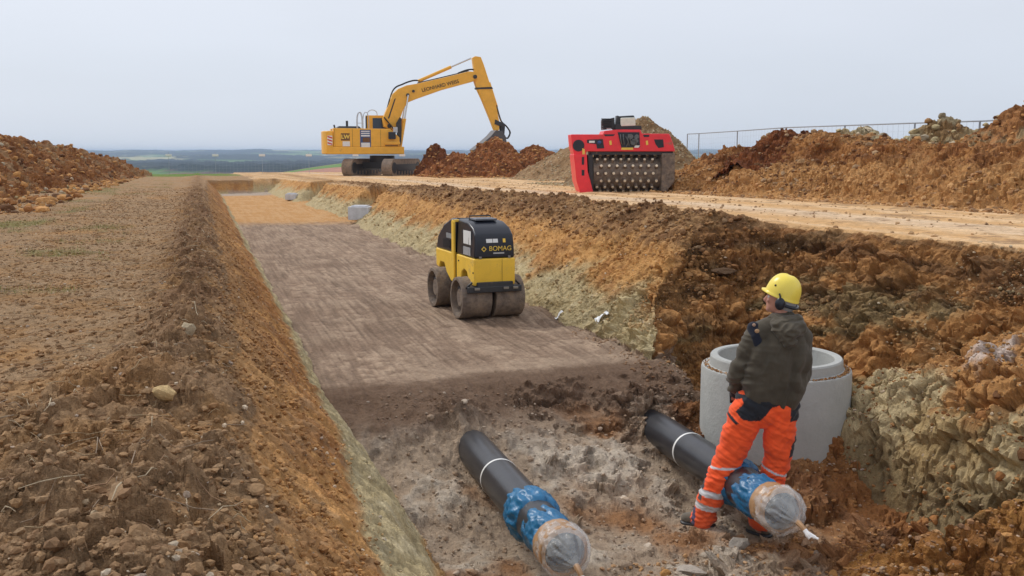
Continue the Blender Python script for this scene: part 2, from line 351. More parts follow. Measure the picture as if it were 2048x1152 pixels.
def far_land():
    A = R(1)*np.linspace(-70, 62, 700)+YAW; n = 420
    rr = 88*(7000/88)**np.linspace(0, 1, n)
    rg, ag = np.meshgrid(rr, A, indexing='ij')
    x = (rg*np.sin(ag)).ravel(); y = (rg*np.cos(ag)).ravel(); r = rg.ravel(); az = np.degrees(ag.ravel())
    base = interp(r, [88, 110, 160, 300, 600, 1000, 2000, 3500, 5000, 7000], [.0, -.9, -2.4, -6.2, -12.5, -16.5, -20, -10, 4.0, 0])
    # a low field ridge comes in from the right behind the excavator
    rid = ss(.5, 9.5, az)*np.exp(-((np.log(r)-np.log(340))/.5)**2)*5.6
    rid2 = 0
    base = base+rid+ss(400, 3000, r)*fbm(x/600, y/600, 4, 5)*4+ss(2500, 5000, r)*fbm(az*.16, r*0, 3, 6)*12
    wood = ss(-.05, .12, fbm(x/260, y/420, 3, 8)+.30)*ss(420, 700, r)
    base = base+wood*(4+3*fbm(x/22, y/22, 3, 9))*ss(420, 900, r)
    g = srgb(96, 128, 66); pk = srgb(168, 122, 104); tn = srgb(168, 164, 122); wd = srgb(26, 44, 50)
    st = fbm(x/90+az*.02, y/55, 2, 12)
    stripe = np.sin(r/17+az*.2)
    c = cmix(g, pk, ss(.2, .35, stripe)*ss(140, 170, r)); c = cmix(c, tn, ss(.25, .4, st)*ss(260, 300, r))
    c = cmix(c, cmix(tn, g, ss(-.1, .1, fbm(x/300, y/500, 2, 15))), ss(900, 1000, r)); c = cmix(c, wd, wood)
    V = np.stack([x, y, base], 1); m = len(A)
    i = (np.arange(n-1)[:, None]*m+np.arange(m-1)[None]).ravel()
    F = np.stack([i, i+1, i+m+1, i+m], 1)[:, ::-1]
    tag(npmesh('hills', V, F, M_HILL, col=c), kind='structure')
far_land()
def haze():
    me = bpy.data.meshes.new('haze'); o = link(bpy.data.objects.new('haze', me))
    bm = bmesh.new(); bmesh.ops.create_cube(bm, size=1)
    for v in bm.verts: v.co = (v.co.x*16000, v.co.y*16000, -40 if v.co.z < 0 else 13)
    bm.to_mesh(me); bm.free()
    m = bpy.data.materials.new('haze'); m.use_nodes = True; t = m.node_tree; t.nodes.clear()
    out = N(t, 'ShaderNodeOutputMaterial'); v = N(t, 'ShaderNodeVolumePrincipled', ins={'Density': 2.2e-4, 'Anisotropy': 0.0})
    v.inputs['Color'].default_value = (.60, .75, 1, 1)
    t.links.new(v.outputs[0], out.inputs['Volume']); me.materials.append(m); tag(o, kind='stuff')
# ------------------------------------------------------------------ spoil heaps (things that stand on the ground)
def gz(x, y):
    z, c, r = land(np.atleast_1d(np.asarray(x, float)), np.atleast_1d(np.asarray(y, float))); return z
def gz1(x, y): return float(gz(x, y)[0])
def heap(name, label, x0, x1, y0, y1, res, hf, cf, mat, lump=(.1, .08, .04), s=0, cat='earth heap', group=None, crumb=.9, crk=0, bs=1.0):
    xs = np.arange(x0, x1+res, res); ys = np.arange(y0, y1+res, res)
    X, Y = np.meshgrid(xs, ys, indexing='ij'); x = X.ravel(); y = Y.ravel()
    g = gz(x, y)
    jf = 0 if crk else .06; jx = x+(.12 if crk else .25)*fbm(x*.8, y*.8, 2, s+1)+jf*fbm(x*4, y*4, 3, s+2); jy = y+.25*fbm(x*.8+7, y*.8, 2, s+3)+jf*fbm(x*4, y*4+9, 3, s+4)
    h = hf(jx, jy)                       # target height above datum, may be below ground
    d = h-g
    am = ss(-.02, .25, d)
    rough = lump[0]*lumps(x, y, .55, s+5)+lump[1]*lumps(x, y, .27, s+6)+lump[2]*lumps(x, y, .12, s+7)+lump[0]*.35*fbm(x*2.2, y*2.2, 5, s+8)+lump[2]*.5*lumps(x, y, .06, s+10)
    z = h+rough*am
    keep = (z-g) > -.06
    dd = np.where(z-g < 0, np.minimum(z, g-.02), z)
    c = cf(x, y, z, z-g)
    V = np.stack([x, y, dd], 1); m = len(ys); n = len(xs)
    if crumb:
        G = V.reshape(n, m, 3); k = 2; du = np.zeros_like(G); dv = np.zeros_like(G); du[k:-k] = G[2*k:]-G[:-2*k]; dv[:, k:-k] = G[:, 2*k:]-G[:, :-2*k]
        nn = np.cross(du, dv).reshape(-1, 3); nn /= np.linalg.norm(nn, axis=1)[:, None]+1e-9; nn *= np.sign(nn[:, 2:3]+1e-9)
        a3 = ss(-.02, .2, z-g)
        if crk: V = V+nn*(a3*(.04*fbm3(x*2, y*2, dd*2, 3, s+30)+.15*blocks3(x, y, dd, .36, s+34)+.03*blocks3(x, y, dd, .12, s+37)+.006*lumps3(x, y, dd, .04, s+33)))[:, None]
        else: V = V+nn*(a3*crumb*(.07*fbm3(x*3, y*3, dd*3, 4, s+30)+.05*lumps3(x, y, dd, .24, s+31)+.12*blocks3(x, y, dd, .26*bs, s+34)+.07*blocks3(x, y, dd, .11*bs, s+37)+.04*lumps3(x, y, dd, .1, s+32)+.03*lumps3(x, y, dd, .045, s+33)-.03))[:, None]
        if crk:
            f1, f2, cc = worley3(x/.24+.5*gn3(x*4, y*4, dd*4, 9), y/.24+.4*gn3(x*4, y*4, dd*4, 8), dd/.15, s+40); kk = ss(.11, 0, f2-f1); V = V-nn*(a3*(.04*kk-.03*(cc-.5)))[:, None]; c = cmix(c, C_DK, kk*.45)
            f1, f2, cc = worley3(x/.09, y/.09, dd/.07, s+44); V = V-nn*(a3*.008*ss(.12, 0, f2-f1))[:, None]
    i = (np.arange(n-1)[:, None]*m+np.arange(m-1)[None]).ravel()
    F = np.stack([i, i+m, i+m+1, i+1], 1)
    F = F[keep[F].any(1)]
    u, inv = np.unique(F, return_inverse=True)
    o = npmesh(name, V[u], inv.reshape(-1, 4), mat, col=c[u], smooth=False)
    return tag(o, label, cat, group)
def cone(x, y, cx, cy, rx, ry, z0, z1, p=1.0, rot=0):
    a, b = math.cos(rot), math.sin(rot); u = ((x-cx)*a+(y-cy)*b)/rx; v = (-(x-cx)*b+(y-cy)*a)/ry
    r = np.hypot(u, v); r = np.sqrt(r*r+.012)-.05
    return z0+(z1-z0)*(1-r**p)
def mx(*a):
    r = a[0]
    for b in a[1:]: r = np.maximum(r, b)
    return r
def earthc(A, B, D, s, gcol=None, ga=0.):
    def f(x, y, z, h):
        n2 = fbm(x*1.1, y*1.1+z*.6, 4, s+20); n3 = fbm(x*5, y*5+z*3, 4, s+21)
        c = cmix(A, B, ss(-.5, .6, n2+n3*.5)); c = cmix(c, D, ss(.1, .7, n3-n2*.3)*.6)
        if gcol is not None: c = cmix(c, gcol, ss(.05, .45, fbm(x*.8+3, y*.8+z, 4, s+23)+.3*n3)*ga)
        return c
    return f
def left_heap(x, y):
    top = interp(y, [8, 20, 27, 30, 36, 44, 52, 60, 66], [2.4, 2.4, 2.5, 2.45, 2.5, 2.4, 2.1, 1.6, .4])+.18*gn(y*.45, x*.3, 301)+.12*gn(y*1.3, x*.8, 302)
    e = interp(y, [8, 26, 42, 56, 66], [-4.3, -4.5, -4.3, -3.5, -2.6])
    f = (e-x); prof = np.minimum(f*.72, 1.9-.04*np.maximum(f-3, 0))
    return np.minimum(z_left(x, y)+prof, top)-np.maximum(-x-11, 0)*.6
heap('spoil_heap', 'long rough brown spoil heap along the left edge of the field', -14, -2, 12, 66, .055, left_heap,
     earthc(srgb(164, 116, 72), srgb(136, 90, 54), srgb(96, 62, 38), 300, srgb(180, 154, 118), .5), M_SOIL, (.12, .10, .08), 300, crumb=1.5, bs=2.0)
def berm(x, y):
    top = interp(y, [4, 9, 14, 17, 19, 21.3, 23, 25, 27.5, 28.5], [2.1, 2.1, 2.08, 2.05, 2.15, 2.36, 2.22, 1.95, 1.5, .8])+.07*gn(y*.9, x*.5, 311)
    e = 12.35+.5*gn(y*.45, y*0, 312)+ss(24, 28, y)*.8
    f = x-e; prof = np.where(f < .6, f*.75, .45+(f-.6)*.5); prof = np.where(f > 1.4, .85+(f-1.4)*.8, prof)
    return np.minimum(z_road(x, y)+prof, top)-np.maximum(x-15.5, 0)*.5
_b = earthc(srgb(172, 122, 72), srgb(150, 100, 58), srgb(104, 66, 40), 310, srgb(190, 148, 98), .5)
def bermc(x, y, z, h):
    c = _b(x, y, z, h); n2 = fbm(x*1.2, y*.8, 4, 315)
    c = cmix(c, srgb(194, 148, 94), ss(.95, .55, h+.15*n2)*.55); return cmix(c, srgb(112, 68, 40), ss(.0, .35, .25-np.abs(h-.95+.15*n2))*ss(-.3, .3, n2)*.75)
heap('spoil_berm', 'long low orange brown earth bank along the far side of the dirt road', 11.4, 17.5, 5, 29, .03, berm,
     bermc, M_SOIL, (.10, .08, .05), 310, crumb=1.0, bs=1.4)
heap('earth_mound', 'dark reddish mound on the left end of the long orange earth bank', 12.9, 16.6, 19, 26.5, .04,
     lambda x, y: mx(cone(x, y, 14.3, 22.3, 1.9, 3.0, 1.0, 2.62, 1.1), cone(x, y, 14.8, 24.6, 1.6, 2.2, 1.0, 2.2)),
     earthc(srgb(128, 76, 42), srgb(104, 60, 34), srgb(76, 44, 28), 320), M_SOIL, (.1, .1, .06), 320, crumb=1.2, bs=1.4)
heap('rubble_heap', 'pale grey green heap of broken clods behind the orange earth bank', 14.9, 19, 17.2, 25.5, .04,
     lambda x, y: mx(cone(x, y, 16.6, 22.4, 1.7, 2.6, 1.0, 2.8), cone(x, y, 17.1, 19.9, 2.0, 2.4, 1.0, 2.85, 1.1)),
     earthc(srgb(158, 140, 106), srgb(132, 104, 68), srgb(90, 66, 44), 330, srgb(176, 166, 136), .8), M_CLAY, (.1, .1, .06), 330, crumb=1.15, bs=1.3)
heap('earth_hill', 'tall brown earth hill rising at the right edge behind the orange bank', 14.6, 21, 10.5, 20.2, .045,
     lambda x, y: mx(cone(x, y, 17.4, 17.2, 2.4, 2.5, 1.0, 3.18, 1.6), cone(x, y, 17.6, 14.0, 2.4, 3.4, 1.0, 3.2, 1.4)),
     earthc(srgb(170, 120, 74), srgb(142, 96, 56), srgb(92, 62, 38), 340, srgb(158, 146, 112), .6), M_SOIL, (.1, .1, .05), 340, crumb=1.0, bs=1.3)
heap('gravel_heap', 'grey brown gravel heap rising directly behind the red drum compactor', 11.5, 19, 29, 37.5, .06,
     lambda x, y: cone(x, y, 15.2, 33.0, 2.55, 3.4, .9, 3.35, 1.05),
     earthc(srgb(142, 116, 84), srgb(124, 98, 68), srgb(90, 66, 46), 350, srgb(158, 140, 110), .5), M_CLAY, (.04, .05, .05), 350, crumb=.3)
heap('gravel_heap', 'low grey heap between the brown heap and the red drum compactor', 12.5, 23, 38, 50.5, .07,
     lambda x, y: cone(x, y, 17.6, 44.3, 3.3, 4.6, .7, 2.55, 1.15),
     earthc(srgb(160, 132, 98), srgb(140, 112, 80), srgb(104, 78, 54), 360), M_CLAY, (.04, .05, .05), 360, crumb=.3)
heap('spoil_heap', 'wide reddish brown spoil heap under the excavator bucket', 11.4, 22, 48.5, 58.5, .07,
     lambda x, y: mx(cone(x, y, 15.9, 53.8, 2.6, 3.6, .5, 2.85, 1.05), cone(x, y, 18.0, 53.0, 2.3, 3.0, .5, 2.45), cone(x, y, 13.9, 54.3, 2.3, 3.0, .5, 2.0)),
     earthc(srgb(158, 102, 60), srgb(130, 82, 48), srgb(88, 50, 30), 370), M_SOIL, (.1, .12, .08), 370, crumb=1.4, bs=1.8)
heap('spoil_heap', 'small rounded brown spoil heap between the excavator tracks and the bigger heap', 10.5, 16, 56, 62, .07,
     lambda x, y: cone(x, y, 13.55, 58.8, 1.25, 2.0, .5, 2.4, 1.5),
     earthc(srgb(128, 76, 42), srgb(104, 62, 36), srgb(80, 46, 28), 380), M_SOIL, (.1, .12, .08), 380, crumb=1.2, bs=1.6)
def cracks(x, y, sc, s):
    wx = x/sc+.5*gn(x/sc, y/sc, s); wy = y/sc+.5*gn(x/sc+5, y/sc, s)
    f1, f2, c = worley(wx, wy, s+1); return ss(.09, 0, f2-f1), c
def clay(x, y):
    b = -.80+(x-4.92+.22*ss(6.2, 6.9, y)-.12*gn(y*1.3, x, 391))*2.0
    top = interp(y, [3.5, 5.2, 6.2, 7.0, 7.7], [.80, .72, .5, .1, -.35])+.32*(x-5.6)
    b = np.minimum(b, -.34+(x-5.0+.2*ss(6.2, 6.9, y))*lerp(1.35, .8, ss(5.6, 6.9, y))+.06*fbm(x*2, y*2, 3, 399))
    b = np.minimum(b, top)
    b = b-np.maximum(y-7.35+.3*(5.6-x), 0)*1.6
    return b
def clayc(x, y, z, h):
    n2 = fbm(x*1.4, y*1.4, 4, 411); n3 = fbm(x*6, y*6, 4, 412)
    c = cmix(srgb(184, 166, 128), srgb(164, 140, 98), ss(-.4, .5, n2+n3*.4))
    c = cmix(c, srgb(172, 124, 74), ss(.08, .30, z+.25*n2+.1*n3+.10*(x-5.6))*.9)
    c = cmix(c, srgb(118, 100, 70), ss(-.2, -.45, z+.15*n2)*.8)
    c = cmix(c, srgb(196, 184, 176), ss(.35, .6, gn(x*1.5+1, y*1.5, 413)+.25*n3)*ss(.3, .5, z)*.8)
    return cmix(c, C_DK, ss(.4, .9, n3)*.5)
heap('clay_mound', 'cracked grey green clay mound beside the concrete shaft ring', 4.7, 7.6, 2.6, 8.2, .013, clay, clayc, M_CLAY, (.02, .015, .01), 390, 'clay mound', None, .75, 1)
def fore(x, y):
    b = mx(cone(x, y, 4.75, 4.45, 1.15, .95, -.82, -.05, 1.3, .4), cone(x, y, 3.75, 4.0, .85, .8, -.82, -.25, 1.3), cone(x, y, 5.1, 3.6, 1.3, 1.2, -.82, .1, 1.2), cone(x, y, 4.2, 5.15, .6, .42, -.82, -.45, 1.2, .6))
    return b
heap('earth_mound', 'loose yellow brown earth mound in the lower right corner', 2.3, 6.4, 2.2, 6.0, .011, fore,
     earthc(srgb(170, 124, 68), srgb(146, 100, 54), srgb(92, 62, 38), 420, srgb(170, 142, 96), .4), M_SOIL, (.14, .12, .06), 420, crumb=.8)

# ------------------------------------------------------------------ loose stones, clods and straw
def ico(sub):
    bm = bmesh.new(); bmesh.ops.create_icosphere(bm, subdivisions=sub, radius=1)
    V = np.array([v.co[:] for v in bm.verts]); F = np.array([[v.index for v in f.verts] for f in bm.faces]); bm.free(); return V, F
ICO = {1: ico(1), 2: ico(2)}
def rock_verts(rng, sub, n, s, flat=(.45, .9)):
    """n distorted rocks of sizes s -> V (n,k,3)"""
    V, F = ICO[sub]; k = len(V)
    P = np.repeat(V[None], n, 0)
    for j in range(3):                                    # chop by random planes for angular faces
        nn = rng.normal(size=(n, 3)); nn /= np.linalg.norm(nn, axis=1)[:, None]
        dcut = rng.uniform(.45, .8, (n, 1)); dd = np.einsum('nkj,nj->nk', P, nn)
        P = P-np.maximum(dd-dcut, 0)[..., None]*nn[:, None]
    P = P*(1+rng.uniform(-.14, .14, (n, k, 1)))
    sc = np.stack([rng.uniform(.8, 1.25, n), rng.uniform(.6, 1.0, n), rng.uniform(*flat, n)], 1)
    P = P*sc[:, None]
    a = rng.uniform(0, 6.28, n); ca, sa = np.cos(a), np.sin(a); t = rng.uniform(-.5, .5, n); ct, st = np.cos(t), np.sin(t)
    x, y, z = P[..., 0].copy(), P[..., 1].copy(), P[..., 2].copy()
    y, z = y*ct[:, None]-z*st[:, None], y*st[:, None]+z*ct[:, None]
    x, y = x*ca[:, None]-y*sa[:, None], x*sa[:, None]+y*ca[:, None]
    return np.stack([x, y, z], -1)*s[:, None, None], F
def scatter(name, parts, mat=None):
    """parts: (x, y, size, colour array, sub) lists; one object of loose stuff"""
    rng = np.random.default_rng(5); VV = []; FF = []; CC = []; off = 0
    for (x, y, z, s, c, sub) in parts:
        n = len(x)
        if n == 0: continue
        P, F = rock_verts(rng, sub, n, s); P = P+np.stack([x, y, z], -1)[:, None]
        k = P.shape[1]; VV.append(P.reshape(-1, 3)); FF.append((F[None]+(np.arange(n)*k)[:, None, None]).reshape(-1, 3)+off); CC.append(np.repeat(c, k, 0)); off += n*k
    o = npmesh(name, np.concatenate(VV), np.concatenate(FF), mat or M_STONE, col=np.concatenate(CC), smooth=False)
    return tag(o, kind='stuff')
from mathutils.bvhtree import BVHTree
DG = bpy.context.evaluated_depsgraph_get()
def drop(x, y, near=None):
    """height of whatever earth is on top at x, y"""
    z = gz(x, y)
    for t in TREES:
        (x0, x1, y0, y1), bv = t
        idx = np.nonzero((x > x0) & (x < x1) & (y > y0) & (y < y1))[0]
        for i in idx:
            r = bv.ray_cast(Vector((x[i], y[i], 20)), Vector((0, 0, -1)))
            if r[0] is not None and r[0].z > z[i]: z[i] = r[0].z
    return z
TREES = []
for o in list(COL.objects):
    if 'category' in o.keys() and o['category'] in ('earth heap', 'clay mound'):
        me = o.data; vs = np.empty(len(me.vertices)*3, np.float32); me.vertices.foreach_get('co', vs); vs = vs.reshape(-1, 3)
        fs = np.empty(len(me.polygons)*4, np.int32); me.polygons.foreach_get('vertices', fs)
        TREES.append(((vs[:, 0].min(), vs[:, 0].max(), vs[:, 1].min(), vs[:, 1].max()), BVHTree.FromPolygons(vs.tolist(), fs.reshape(-1, 4).tolist())))
PALS = dict(brown=[C_TOP*.9, C_TOPD, C_DRY, srgb(120, 84, 54)], orange=[C_OR, C_ORD, srgb(190, 142, 88), C_TOPD], grey=[C_GC, srgb(150, 136, 108), srgb(186, 172, 146), C_TOP],
            pale=[srgb(205, 192, 170), srgb(188, 170, 140), srgb(214, 200, 176), srgb(170, 158, 146)], pit=[C_PIT, C_PITL, C_FLOORD, srgb(150, 120, 92)])
RNG = np.random.default_rng(11)
def pick(pal, n):
    P = np.array(PALS[pal]); c = P[RNG.integers(0, len(P), n)]; return c*RNG.uniform(.8, 1.2, (n, 1))
def field(n, x0, x1, y0, y1, smin, smax, pal, sub=1, ypow=1.0, sink=.25, cond=None, p=2.5, mixl=0.):
    x = RNG.uniform(x0, x1, n); y = y0+(y1-y0)*RNG.uniform(0, 1, n)**ypow
    if cond is not None: k = cond(x, y); x = x[k]; y = y[k]
    n = len(x); s = smin+(smax-smin)*RNG.uniform(0, 1, n)**p*(1+0*y)
    c = pick(pal, n)
    if mixl: c = c*(1-mixl)+land(x, y)[1]*RNG.uniform(.75, 1.25, (n, 1))*mixl
    return (x, y, drop(x, y)+s*(.5-sink), s, c, sub)
P = []
P.append(field(12000, -5.5, .1, 2.6, 26, .004, .026, 'brown', ypow=1.6, mixl=.6))
P.append(field(26000, -2.2, .6, 2.4, 36, .003, .024, 'brown', ypow=1.7, mixl=.7, p=3.0))
P.append(field(1500, -1.6, .5, 2.4, 12, .01, .034, 'brown', ypow=1.5, mixl=.6, p=4, sink=.4))
P.append(field(60, -1.2, .3, 2.6, 14, .02, .05, 'brown', 2, ypow=1.6, sink=.5, mixl=.6))
P.append(field(2600, -5, .9, 2.4, 20, .004, .018, 'pale', ypow=1.7, mixl=.3))
P.append(field(4500, .1, .8, 2.4, 26, .003, .017, 'orange', ypow=1.6, mixl=.5))
P.append(field(9000, 4.3, 6.3, 8.5, 40, .006, .04, 'orange', ypow=1.4, mixl=.6, p=3.5))
P.append(field(6500, 5.2, 6.3, 8.5, 42, .008, .055, 'brown', ypow=1.4, mixl=.5, p=3))
P.append(field(120, 5.2, 6.2, 9.5, 30, .04, .09, 'brown', 2, ypow=1.4, sink=.5, mixl=.5))
P.append(field(1600, 4.1, 4.8, 8.5, 40, .006, .025, 'grey', ypow=1.3, mixl=.6))
P.append(field(1100, 4.2, 6.5, 6.5, 26, .006, .022, 'pale', ypow=1.3, mixl=.3))
P.append(field(1300, 6.5, 12.3, 8, 45, .01, .04, 'brown', mixl=.5))
P.append(field(2500, 11.5, 12.9, 9, 28, .015, .08, 'orange', mixl=.3))
P.append(field(4000, 12.3, 15.8, 8, 28, .01, .05, 'orange', p=4))
P.append(field(1300, 12.5, 16, 18, 28, .02, .10, 'brown'))
P.append(field(700, 15.2, 18.6, 17.5, 25.3, .03, .15, 'grey', 2, sink=.4))
P.append(field(1200, 15.0, 19.5, 11, 19, .02, .10, 'orange'))
P.append(field(5000, 12, 18.5, 29.5, 36.5, .015, .055, 'grey', p=1.5))
P.append(field(1500, 14, 21, 40, 48, .02, .07, 'grey', p=1.5))
P.append(field(2600, 11.8, 21, 50, 61, .03, .14, 'orange'))
P.append(field(3800, -9, -3, 22, 60, .02, .15, 'orange', 2, ypow=1.2, p=4))
P.append(field(500, -9, -3.6, 24, 55, .03, .12, 'grey', 1, ypow=1.2))
P.append(field(9000, 1.3, 5.0, 3.4, 8.4, .003, .020, 'pit', mixl=.6, p=3.5))
P.append(field(90, 1.5, 4.6, 4, 8.0, .02, .05, 'pit', 2, sink=.5, mixl=.5))
P.append(field(5000, 3.9, 6.6, 6.2, 10.5, .005, .026, 'orange', mixl=.75, p=3.5))
P.append(field(11000, 2.5, 6.2, 2.6, 6.0, .003, .026, 'orange', p=3.5, mixl=.4))
P.append(field(130, 2.7, 6.2, 2.8, 5.8, .03, .07, 'orange', 2, sink=.5))
P.append(field(3500, 5.0, 7.0, 4, 7.6, .004, .022, 'grey', mixl=.3, p=3.5))
P.append(field(2200, 5.5, 7.0, 4, 7.0, .005, .028, 'orange', mixl=.3, p=3.5))
P.append(field(1800, 1.0, 4.2, 8.7, 30, .003, .010, 'pit', mixl=.6))
scatter('loose_stones', P)
# straw and root litter lying on the left bank
def litter(name, n, x0, x1, y0, y1, lmin, lmax, r, cols, ypow=1.25):
    x = RNG.uniform(x0, x1, n); y = y0+(y1-y0)*RNG.uniform(0, 1, n)**ypow; z = gz(x, y)
    a = RNG.normal(.3, 1.0, n); l = lmin+(lmax-lmin)*RNG.uniform(0, 1, n)**3; bend = RNG.uniform(-.3, .3, n)
    VV = []; K = 4
    for k in range(K):
        t = k/(K-1)-.5; px = x+np.cos(a)*l*t-np.sin(a)*l*bend*(t*t-.1); py = y+np.sin(a)*l*t+np.cos(a)*l*bend*(t*t-.1)
        pz = np.maximum(gz(px, py), z-.01)+.022+(.25-t*t)*.03
        rr = r*(1.0-.5*abs(t))*(.7+.6*RNG.uniform(0, 1, n))
        for q in range(3):
            b = q*2.094; VV.append(np.stack([px-np.sin(a)*np.cos(b)*rr, py+np.cos(a)*np.cos(b)*rr, pz+np.sin(b)*rr], -1))
    V = np.stack(VV, 1)       # n, K*3, 3
    f = []
    for k in range(K-1):
        for q in range(3): f.append([k*3+q, k*3+(q+1) % 3, k*3+3+(q+1) % 3, k*3+3+q])
    f = np.array(f); F = (f[None]+(np.arange(n)*K*3)[:, None, None]).reshape(-1, 4)
    P_ = np.array(cols); c = P_[RNG.integers(0, len(P_), n)]*RNG.uniform(.8, 1.15, (n, 1))
    return tag(npmesh(name, V.reshape(-1, 3), F, M_STONE, col=np.repeat(c, K*3, 0)), kind='stuff')
litter('straw_litter', 6500, -6, 0.1, 2.9, 26, .02, .20, .0024, [srgb(205, 188, 158), srgb(186, 164, 130), srgb(170, 150, 128), srgb(150, 120, 92)])
# short grass coming up in patches on the left bank
def grass(n):
    x = RNG.uniform(-6, -1.0, n); y = 4+42*RNG.uniform(0, 1, n)**1.4
    k = fbm(x*.5, y*.5, 3, 91)+.25*fbm(x*6, y*6, 4, 21) > .38; x = x[k]; y = y[k]; n = len(x); z = gz(x, y)
    a = RNG.uniform(0, 6.28, n); h = RNG.uniform(.02, .06, n); lx = RNG.normal(0, .02, n); ly = RNG.normal(0, .02, n); ww = .003
    V = np.stack([np.stack([x-np.cos(a)*ww, y-np.sin(a)*ww, z-.005], -1), np.stack([x+np.cos(a)*ww, y+np.sin(a)*ww, z-.005], -1), np.stack([x+lx, y+ly, z+h], -1)], 1)
    c = np.array([srgb(98, 120, 50), srgb(124, 134, 66), srgb(150, 140, 84)])[RNG.integers(0, 3, n)]
    tag(npmesh('grass', V.reshape(-1, 3), np.arange(n*3).reshape(-1, 3), M_STONE, col=np.repeat(c, 3, 0)), kind='stuff')
grass(60000)
# ------------------------------------------------------------------ shape helpers
def empty(name, loc, rz=0, label=None, cat=None, group=None):
    o = bpy.data.objects.new(name, None); COL.objects.link(o); o.location = loc; o.rotation_euler = (0, 0, rz)
    o.empty_display_size = .2
    return tag(o, label, cat, group)
class MB:
    def __init__(s): s.bm = bmesh.new()
    def box(s, c, d, rot=None, taper=None):
        r = bmesh.ops.create_cube(s.bm, size=1); M = rot or Matrix.Identity(3)
        for v in r['verts']:
            p = Vector((v.co.x*d[0], v.co.y*d[1], v.co.z*d[2]))
            if taper and v.co.z > 0: p.x *= taper[0]; p.y *= taper[1]
            v.co = M @ p+Vector(c)
        return s
    def cyl(s, a, b, r0, r1=None, n=20, caps=True):
        a = Vector(a); b = Vector(b); r1 = r0 if r1 is None else r1; d = b-a
        q = d.to_track_quat('Z', 'Y').to_matrix()
        r = bmesh.ops.create_cone(s.bm, cap_ends=caps, segments=n, radius1=r0, radius2=r1, depth=d.length)
        for v in r['verts']: v.co = q @ v.co+(a+b)/2
        return s
    def tube(s, pts, r, n=8, sub=6):
        P = smooth_path(pts, sub) if sub > 1 else [Vector(p) for p in pts]
        rings = []; up = Vector((0, 0, 1))
        for i, p in enumerate(P):
            t = (P[min(i+1, len(P)-1)]-P[max(i-1, 0)]).normalized()
            x = t.cross(up) if abs(t.z) < .95 else t.cross(Vector((1, 0, 0))); x.normalize(); y = t.cross(x)
            rr = r[min(i*len(r)//len(P), len(r)-1)] if isinstance(r, (list, tuple)) else r
            rings.append([s.bm.verts.new(p+x*math.cos(6.2832*k/n)*rr+y*math.sin(6.2832*k/n)*rr) for k in range(n)])
        for a, b in zip(rings, rings[1:]):
            for k in range(n): s.bm.faces.new((a[k], a[(k+1) % n], b[(k+1) % n], b[k]))
        s.bm.faces.new(rings[0][::-1]); s.bm.faces.new(rings[-1]); return s
    def prism(s, poly, w0, w1, ax='y', M=None):
        """polygon in two axes extruded along ax from w0 to w1; poly (u,v): y->(x,z), x->(y,z), z->(x,y)"""
        def mk(u, v, w):
            p = {'y': (u, w, v), 'x': (w, u, v), 'z': (u, v, w)}[ax]; return s.bm.verts.new(M @ Vector(p) if M else p)
        A = [mk(u, v, w0) for u, v in poly]; B = [mk(u, v, w1) for u, v in poly]; n = len(poly)
        fs = [s.bm.faces.new(A), s.bm.faces.new(B[::-1])]
        for i in range(n): fs.append(s.bm.faces.new((A[i], B[i], B[(i+1) % n], A[(i+1) % n])))
        return s
    def lathe(s, prof, n=48, M=None, closed=False):
        """prof (r,z) list around z"""
        R_ = []
        for r, z in prof:
            ring = [s.bm.verts.new((M @ Vector((r*math.cos(6.28318531*k/n), r*math.sin(6.28318531*k/n), z))) if M else (r*math.cos(6.28318531*k/n), r*math.sin(6.28318531*k/n), z)) for k in range(n)]
            R_.append(ring)
        for a, b in zip(R_, R_[1:]):
            for k in range(n): s.bm.faces.new((a[k], a[(k+1) % n], b[(k+1) % n], b[k]))
        if closed:
            a, b = R_[-1], R_[0]
            for k in range(n): s.bm.faces.new((a[k], a[(k+1) % n], b[(k+1) % n], b[k]))
        else: s.bm.faces.new(R_[0][::-1]); s.bm.faces.new(R_[-1])
        return s
    def ball(s, c, d, n=3, M=None):
        r = bmesh.ops.create_icosphere(s.bm, subdivisions=n, radius=1)
        for v in r['verts']:
            p = Vector((v.co.x*d[0], v.co.y*d[1], v.co.z*d[2])); v.co = (M @ p if M else p)+Vector(c)
        return s
    def build(s, name, mat, parent=None, bevel=0, seg=2, ang=35, label=None):
        bmesh.ops.recalc_face_normals(s.bm, faces=s.bm.faces)
        me = bpy.data.meshes.new(name); s.bm.to_mesh(me); s.bm.free()
        for p in me.polygons: p.use_smooth = True
        me.set_sharp_from_angle(angle=R(ang)); me.materials.append(mat)
        o = link(bpy.data.objects.new(name, me), parent)
        if bevel:
            b = o.modifiers.new('bevel', 'BEVEL'); b.width = bevel; b.segments = seg; b.limit_method = 'ANGLE'; b.angle_limit = R(35); b.harden_normals = True
        if label: o['label'] = label
        return o
def smooth_path(pts, sub):
    P = [Vector(p) for p in pts]; o = []
    for i in range(len(P)-1):
        p0 = P[max(i-1, 0)]; p1 = P[i]; p2 = P[i+1]; p3 = P[min(i+2, len(P)-1)]
        for k in range(sub):
            t = k/sub; o.append(.5*((2*p1)+(p2-p0)*t+(2*p0-5*p1+4*p2-p3)*t*t+(3*p1-p0-3*p2+p3)*t**3))
    o.append(P[-1]); return o
